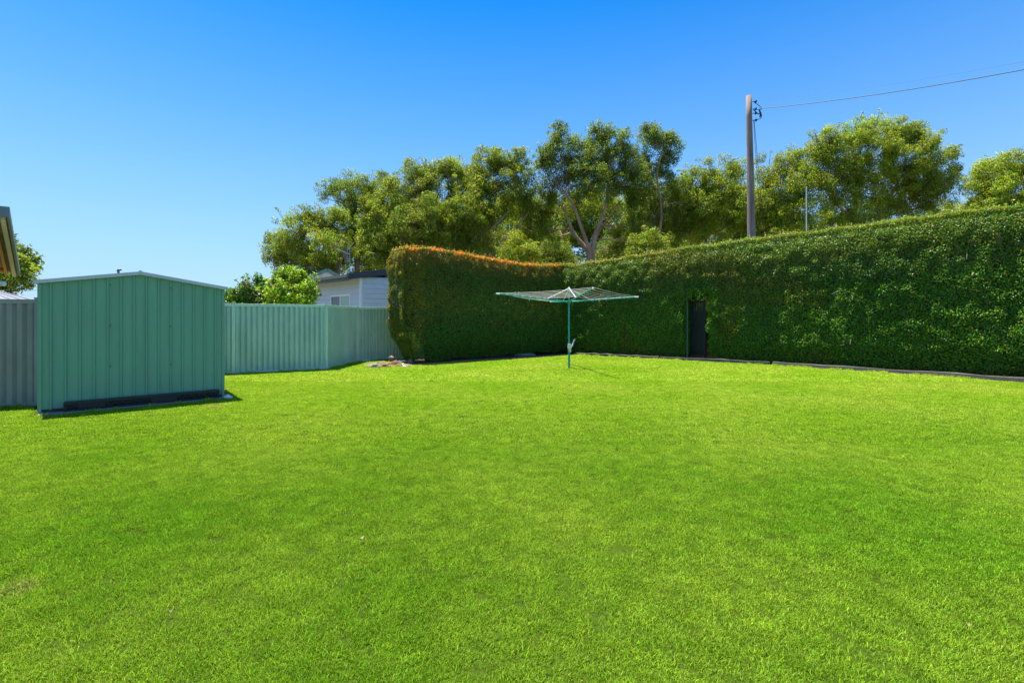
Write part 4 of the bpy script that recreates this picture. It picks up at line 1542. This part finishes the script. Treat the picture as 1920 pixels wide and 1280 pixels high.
tree('paperbark_tree', 'tree with leaning pale limbs between the wide bright tree and the tall forked tree', 35, 915,
     [([(915, 500), (932, 465), (965, 430), (990, 400)], .22), ([(912, 500), (880, 470), (930, 420), (955, 395)], .2), ([(910, 500), (905, 420), (905, 350)], .22)],
     [(905, 315, 30, 0), (935, 305, 22, 0), (960, 310, 22, .5), (895, 350, 38, 0), (945, 350, 40, 0), (985, 345, 22, 1), (920, 400, 36, 1), (970, 395, 30, 1), (960, 440, 28, 2.5), (985, 470, 26, 3), (890, 420, 34, 1), (915, 455, 28, 2.5), (940, 480, 24, 3), (985, 312, 16, .5), (992, 380, 26, 1), (1000, 430, 26, 2), (930, 290, 12, 0), (970, 285, 10, 0)], OLIVE, 204, fill=.9)
tree('paperbark_tree', 'tallest tree with a pale forked trunk directly behind the hedge corner', 34, 1106,
     [([(1106, 490), (1095, 462), (1078, 440), (1064, 410), (1056, 385)], .24), ([(1107, 490), (1098, 450), (1086, 415), (1075, 385), (1060, 365)], .23),
      ([(1110, 490), (1116, 440), (1130, 405), (1137, 380), (1140, 340)], .26), ([(1112, 490), (1120, 440), (1148, 398), (1160, 380)], .15), ([(1108, 490), (1100, 455), (1092, 425)], .14)],
     [(1050, 265, 26, 0), (1030, 290, 24, 0), (1068, 290, 26, 0), (1095, 275, 24, .5), (1125, 260, 24, 0), (1150, 270, 26, 0), (1120, 300, 34, 0), (1165, 305, 30, 0), (1030, 325, 30, 0), (1075, 335, 34, -.5), (1125, 345, 36, -.5), (1170, 345, 32, 0), (1035, 365, 28, .5), (1090, 375, 22, 2), (1130, 375, 30, 2), (1180, 385, 32, 1), (1190, 420, 30, 1.5), (1160, 430, 26, 2.5), (1025, 400, 24, 2), (1015, 300, 12, 0), (1118, 240, 10, 0), (1200, 455, 28, 2), (1155, 465, 22, 3), (1015, 430, 26, 2), (1045, 445, 24, 3), (1188, 325, 26, .5), (1200, 360, 28, 1), (1172, 285, 18, 0), (1146, 247, 13, 0), (1046, 245, 13, 0), (1090, 320, 26, 1), (1060, 400, 18, 2.5)], DARKG, 205, fill=.85)
tree('paperbark_tree', 'open airy tree right of the tallest one with sky showing through its branches', 36, 1232,
     [([(1230, 470), (1220, 420), (1218, 350), (1222, 310)], .2), ([(1233, 470), (1240, 400), (1232, 330), (1240, 290)], .18)],
     [(1222, 260, 24, 0), (1215, 245, 13, 0), (1250, 262, 24, 0), (1265, 275, 16, 0), (1255, 295, 20, 0), (1205, 285, 16, 0), (1215, 330, 20, 0), (1250, 340, 20, .5), (1225, 375, 26, 1), (1262, 365, 22, 1), (1240, 410, 32, 1), (1275, 420, 28, 1), (1225, 445, 26, 1), (1262, 455, 26, 1), (1292, 380, 22, 1), (1286, 350, 15, 1), (1195, 400, 24, 1), (1205, 310, 18, 0), (1240, 312, 16, 0)], DARKG, 206, fill=.85)
tree('paperbark_tree', 'paler bushy tree just left of the power pole', 37, 1330,
     [([(1325, 460), (1330, 400), (1350, 360)], .2), ([(1320, 455), (1290, 440), (1262, 420)], .14), ([(1328, 460), (1310, 400), (1300, 370)], .16)],
     [(1300, 345, 24, 0), (1296, 326, 14, 0), (1330, 330, 14, 0), (1290, 375, 26, 0), (1325, 355, 20, 0), (1355, 325, 26, 0), (1380, 318, 24, .5), (1365, 360, 34, -.5), (1325, 395, 32, -.5), (1380, 400, 34, -.5), (1300, 425, 30, 0), (1345, 435, 32, 0), (1390, 440, 30, 0)], BRIGHT, 207)
tree('paperbark_tree', 'bright yellow green tree just right of the power pole', 36, 1470,
     [([(1470, 440), (1465, 390), (1460, 350)], .2), ([(1473, 440), (1490, 380), (1510, 330)], .18)],
     [(1440, 325, 24, 0), (1470, 310, 26, 0), (1500, 300, 24, .5), (1430, 365, 28, -.5), (1470, 355, 36, -1), (1515, 345, 36, -.5), (1430, 405, 28, 0), (1470, 405, 36, -1), (1515, 395, 34, -1), (1455, 435, 30, -1), (1505, 430, 28, 0), (1425, 435, 22, 0)], BRIGHT, 208)
tree('paperbark_tree', 'largest tree on the right, broad domed crown with orange limbs', 36, 1630,
     [([(1605, 430), (1604, 380), (1612, 340), (1620, 300)], .24), ([(1645, 430), (1670, 370), (1690, 330)], .24), ([(1600, 430), (1570, 380), (1560, 320)], .2), ([(1640, 430), (1720, 390), (1760, 330)], .14)],
     [(1535, 270, 26, 0), (1560, 262, 22, 0), (1545, 305, 34, 0), (1600, 255, 28, .5), (1640, 245, 30, 0), (1675, 250, 30, 0), (1710, 255, 26, 0), (1740, 268, 22, 0), (1600, 295, 40, -.5), (1650, 290, 42, -.5), (1700, 300, 42, -.5), (1740, 305, 30, 0), (1560, 350, 38, 0), (1620, 345, 40, 0), (1680, 350, 40, .5), (1730, 345, 34, 0), (1780, 295, 20, 0), (1790, 320, 13, 0), (1765, 350, 24, 0), (1590, 395, 34, 0), (1650, 395, 38, 1), (1710, 385, 32, 1), (1755, 385, 20, 0), (1560, 420, 28, 0), (1620, 425, 28, 0), (1685, 415, 26, 0)], BRIGHT, 209)
tree('paperbark_tree', 'rounded tree at the right border above the hedge', 34, 1890,
     [([(1890, 420), (1880, 380), (1870, 350)], .22), ([(1893, 420), (1920, 370), (1940, 330)], .2)],
     [(1850, 320, 26, 0), (1880, 312, 26, 0), (1920, 316, 30, 0), (1960, 320, 34, 0), (1835, 350, 24, 0), (1875, 355, 38, -.5), (1930, 360, 42, -.5), (1980, 365, 40, 0), (1840, 385, 26, 0), (1890, 395, 32, 0), (1945, 400, 34, 0)], BRIGHT, 210)
tree('paperbark_tree', 'low pale green tree filling the gap before the right border tree', 44, 1790,
     [([(1790, 420), (1785, 395)], .16)],
     [(1770, 400, 20, 0), (1800, 402, 20, 0), (1825, 392, 22, 0), (1745, 410, 16, 0)], BRIGHT, 211)
# more distant trees closing the view under the crowns
for k, (px, Y, lab, cc, lob) in enumerate((
        (770, 50, 'distant tree filling the view behind the wide bright tree', DARKG, [(720, 440, 40, 0), (770, 420, 44, 0), (820, 425, 44, 0), (740, 490, 44, 0), (800, 480, 44, 0), (850, 470, 40, 0)]),
        (930, 52, 'distant tree behind the leaning pale limbs', OLIVE, [(890, 410, 40, 0), (940, 395, 42, 0), (980, 405, 40, 0), (905, 465, 42, 0), (960, 460, 44, 0), (1000, 455, 36, 0)]),
        (1100, 50, 'distant tree seen between the stems of the tall forked tree', OLIVE, [(1040, 400, 38, 0), (1090, 395, 40, 0), (1140, 400, 40, 0), (1060, 455, 42, 0), (1120, 455, 44, 0), (1165, 450, 40, 0)]),
        (1230, 51, 'distant tree behind the open airy tree', DARKG, [(1190, 395, 36, 0), (1235, 390, 38, 0), (1280, 400, 36, 0), (1205, 440, 40, 0), (1260, 440, 42, 0), (1300, 430, 34, 0)]),
        (1390, 52, 'distant tree behind the foot of the power pole', OLIVE, [(1345, 390, 36, 0), (1395, 380, 38, 0), (1440, 390, 36, 0), (1370, 430, 40, 0), (1425, 430, 38, 0)]))):
    tree('paperbark_tree', lab, Y, px, [([(px, 520), (px + 4, 450), (px - 5, 410)], .2)], lob, cc, 400 + k, L=.24, puff=.95, group='distant trees beyond the paperbarks')
# undergrowth behind the hedge
for k, (px, py, rp, Y, lab, cc) in enumerate(((975, 465, 30, 31, 'bright bushy shrub behind the hedge left of the tall forked tree', BRIGHT),
                                              (1030, 470, 28, 39, 'dark bush between the forked trunk and the bright shrub', DARKG),
                                              (1150, 470, 34, 40, 'dark bush in the shade right of the forked trunk', DARKG),
                                              (1215, 455, 30, 31, 'mid green bush right of the forked trunk, partly in sun', OLIVE),
                                              (1290, 440, 30, 42, 'olive bush low behind the hedge left of the power pole', OLIVE),
                                              (1040, 485, 40, 46, 'dark bush low behind the tall forked tree, left of its stems', DARKG),
                                              (1306, 570, 22, 21.5, 'shaded bush seen through the top of the hedge opening', OLIVE),
                                              (700, 500, 26, 45, 'distant bush seen above the cottage roof', OLIVE),
                                              (870, 470, 34, 41, 'dark bush behind the left hedge under the wide bright tree', DARKG))):
    tree('bush', lab, Y, px, [([(px, py + 20), (px + 3, py)], .06)],
         [(px, py, rp * .8, 0), (px - rp * .7, py + 12, rp * .6, 0), (px + rp * .7, py + 10, rp * .6, 0), (px, py + 30, rp, 0)], cc, 300 + k, cat='bush', group='bushes behind the hedge')
# trees at the far left behind the neighbour's house
tree('leafy_tree', 'tree with brownish wispy leaves beside the neighbour house roof at the left border', 17, -10,
     [([(-8, 540), (0, 500), (10, 470)], .10), ([(-6, 540), (25, 510), (50, 490)], .06)],
     [(10, 450, 20, 0), (22, 470, 18, 0), (-25, 450, 40, 0), (45, 478, 16, 0), (62, 488, 10, 0), (-20, 500, 45, 1), (60, 505, 8, 0)], DARKG, 220, L=.10, puff=.22, group='trees at the left border', fill=.8)
tree('leafy_tree', 'bright lime green tree below the neighbour house eave at the left border', 15.5, 20,
     [([(20, 560), (25, 520), (30, 500)], .07)],
     [(32, 490, 15, 0), (42, 505, 15, 0), (20, 515, 18, 0), (35, 525, 18, 0), (10, 540, 15, 0), (50, 530, 10, 0), (0, 525, 18, 0)], BRIGHT, 221, L=.10, puff=.2, group='trees at the left border')

# shrubs behind the green fence
LIME = ([(.26, .42, .014), (.38, .52, .02), (.14, .28, .014), (.06, .16, .014)], [3, 2, 2, 1.5])
GRN = ([(.09, .24, .02), (.14, .30, .025), (.06, .16, .016), (.22, .36, .06)], [3, 2, 2, .8])
tree('lime_shrub', 'rounded bright lime green shrub behind the green steel fence', 15.2, 545,
     [([(545, 620), (543, 560), (535, 535)], .035), ([(546, 620), (556, 560), (562, 530)], .03)],
     [(520, 540, 20, 0), (545, 530, 24, 0), (570, 538, 20, 0), (580, 555, 15, 0), (510, 560, 15, 0), (545, 565, 34, 0), (530, 555, 26, -.3), (562, 556, 24, -.3), (525, 520, 11, 0), (560, 517, 10, 0), (540, 515, 10, 0)], LIME, 230, L=.075, puff=.16, cat='shrub', group='shrubs behind the green fence', fill=1.5, lm='shrub', dens=1.4)
for k, (px, py, rp, lab) in enumerate(((482, 545, 24, 'tallest dark green shrub next to the lime shrub'), (452, 556, 20, 'middle dark green shrub over the green fence'), (425, 562, 18, 'lowest dark green shrub next to the shed corner'))):
    tree('garden_shrub', lab, 15.4, px, [([(px, 620), (px + 2, py)], .03)],
         [(px, py - 4, rp * .75, 0), (px - rp * .5, py + 6, rp * .7, 0), (px + rp * .5, py + 5, rp * .7, 0), (px, py + 24, rp * 1.2, 0), (px + 5, py - rp * .8, rp * .35, 0)], GRN, 240 + k, L=.075, puff=.16, cat='shrub', group='shrubs behind the green fence', lm='shrub', dens=1.4, fill=1.4)
# variegated plant at the right border
PALE = ([(.45, .45, .14), (.30, .36, .08), (.14, .24, .04)], [1, 1.5, 2])
tree('variegated_shrub', 'pale variegated shrub whose leaf tips reach in at the right border', 8.6, 1998,
     [([(1998, 640), (1995, 560)], .03), ([(1999, 640), (2013, 580)], .025)],
     [(1976, 535, 26, 0), (2013, 530, 40, 0), (1980, 590, 32, 0), (2023, 600, 50, 0), (1966, 560, 16, 0)], PALE, 250, L=.10, puff=.12, cat='shrub', group=None, lm='shrub', fill=.6)

# ------------------------------------------------------------------ far pole over the shed roof, wires at the left
fpz = W(222, 505, 60)
fpo = empty('distant_pole', (fpz.x, 60, 0), 'distant power pole whose top shows over the shed ridge', 'power pole')
mb = MB(); mb.tube([(fpz.x, 60, 0), (fpz.x, 60, fpz.z)], [.18, .13], 10); mb.build('shaft', M['pole'], fpo)
mb = MB(); mb.beam((fpz.x - .15, 60.0, fpz.z - .2), (fpz.x + .75, 59.5, fpz.z - .1), .12, .14); mb.build('crossarm', M['wire'], fpo)
for k, py in enumerate((541, 546)):
    cable(W(-40, py + 2, 24), W(222, py - 26 + k * 2, 60), .35, .012, ('upper thin wire left of the shed roof', 'lower thin wire left of the shed roof')[k], 'distant_wire')


# ------------------------------------------------------------------ stones and rubble
def rock(px, py, sx, sy, sz, m_, lab, seed, rz_=0.0, cat='stone', name='stone'):
    r = random.Random(seed)
    p = G(px, py)
    import bmesh
    bm = bmesh.new()
    bmesh.ops.create_icosphere(bm, subdivisions=2, radius=1)
    cuts = [(Vector((r.uniform(-1, 1), r.uniform(-1, 1), r.uniform(-.6, 1))).normalized(), r.uniform(.55, .85)) for _ in range(9)]
    for v in bm.verts:
        c = v.co.copy()
        for n_, d_ in cuts:
            e = c.dot(n_) - d_
            if e > 0: c -= n_ * e
        c *= 1 + r.uniform(-.05, .05)
        x, y, z = c.x * sx, c.y * sy, c.z * sz
        v.co = Vector((p.x + x * math.cos(rz_) - y * math.sin(rz_), p.y + x * math.sin(rz_) + y * math.cos(rz_), max(z + sz * .45, -.02)))
    me = bpy.data.meshes.new(name); bm.to_mesh(me); bm.free()
    o = link(name, me, m_)
    return tag(o, lab, cat, 'stones in the rubble patch by the hedge')


rock(697, 689, .23, .16, .10, M['rock'], 'large flat tan stone at the left end of the rubble patch', 1, .2)
rock(709, 689.5, .12, .10, .055, M['rock'], 'small tan stone leaning against the large flat one', 11, .5)
rock(735, 677.5, .13, .11, .15, M['rock'], 'upright pinkish stone at the back of the rubble patch', 2)
rock(770, 682, .10, .10, .13, M['rockgrey'], 'blocky dark grey stone in the shade at the hedge foot', 3)
rock(722, 688, .13, .09, .07, M['rockpink'], 'red brown rubble lump at the front of the patch', 4, .4)
rock(731, 688.5, .09, .07, .055, M['rockpink'], 'small dark red rubble lump at the front middle of the patch', 5, .9)
rock(740, 684, .20, .10, .11, M['rockpink'], 'long salmon pink brick piece in the middle of the rubble patch', 6, .3)
rock(746, 687, .14, .09, .06, M['rockpink'], 'orange pink brick piece beside the pale stone', 7, -.3)
rock(727, 684, .12, .09, .06, M['rockpink'], 'pinkish brick piece behind the front rubble lumps', 8, .7)
rock(756.5, 688, .07, .06, .045, M['rockwhite'], 'small white stone at the front right of the rubble patch', 9)
rock(764, 687, .12, .06, .05, M['rock'], 'tan stone at the right end of the rubble patch', 10, .3)
rock(715, 684, .10, .08, .05, M['rockpink'], 'flat dark red brick piece left of the middle of the rubble patch', 21, .2)
rock(719, 680, .12, .09, .05, M['rock'], 'low tan stone behind the red rubble lumps', 22, .6)
rock(744, 680, .10, .08, .07, M['rockpink'], 'red brick piece at the back right of the rubble patch', 23, 1.1)
rock(706, 682, .09, .07, .045, M['rock'], 'small tan stone at the back left of the rubble patch', 24, .9)
rock(755.5, 684, .05, .05, .05, M['rockwhite'], 'lilac white pebble behind the small white stone', 12)
sp = G(750, 683)
mb = MB(); mb.hexa([sp + Vector(v) for v in ((-.12, 0, 0), (.10, -.02, 0), (.12, .02, 0), (-.1, .04, 0), (-.06, .10, .13), (-.02, .09, .12), (-.0, .11, .11), (-.05, .13, .12))])
tag(mb.build('slate_shard', M['slate'], bevel=.004), 'blue grey slate shard standing in the rubble patch', 'slate')
mb = MB()
vs = []
for i in range(20):
    a = 2 * PI * i / 20
    rr = 1 + .15 * math.sin(3 * a) + random.uniform(-.08, .08)
    vs.append((-3.85 + .78 * rr * math.cos(a), 15.0 + .7 * rr * math.sin(a), .006))
mb.add(vs, [tuple(range(20))])
tag(mb.build('bare_earth', M['dirt']), 'patch of bare sandy earth around the stones', 'bare earth', kind='structure')
# white stone by the shed corner
rock(427, 747, .09, .07, .06, M['rockwhite'], 'pale stone at the right front corner of the shed', 14)


# dry leaves on the lawn
def dry(px, py, s_, rot, lab):
    p = G(px, py) + Vector((0, 0, .034))
    mb = MB()
    n = 8
    vs = [p]
    for i in range(n):
        a = 2 * PI * i / n
        x, y = s_ * math.cos(a), s_ * .5 * math.sin(a)
        vs.append(p + Vector((x * math.cos(rot) - y * math.sin(rot), x * math.sin(rot) + y * math.cos(rot), .008 * math.cos(2 * a) + .004)))
    mb.add(vs, [(0, 1 + i, 1 + (i + 1) % n) for i in range(n)])
    o = mb.build('dry_leaf', M['dryleaf'])
    sm = o.modifiers.new('thick', 'SOLIDIFY'); sm.thickness = .0015
    tag(o, lab, 'leaf', 'dry leaves on the lawn')


dry(678, 1018, .017, 1.0, 'dry tan leaf lying on the lawn left of the middle')
dry(1815, 1185, .010, .2, 'small dry leaf on the lawn near the lower right corner')
dry(320, 1158, .010, .8, 'small dry leaf on the lawn near the lower left corner')
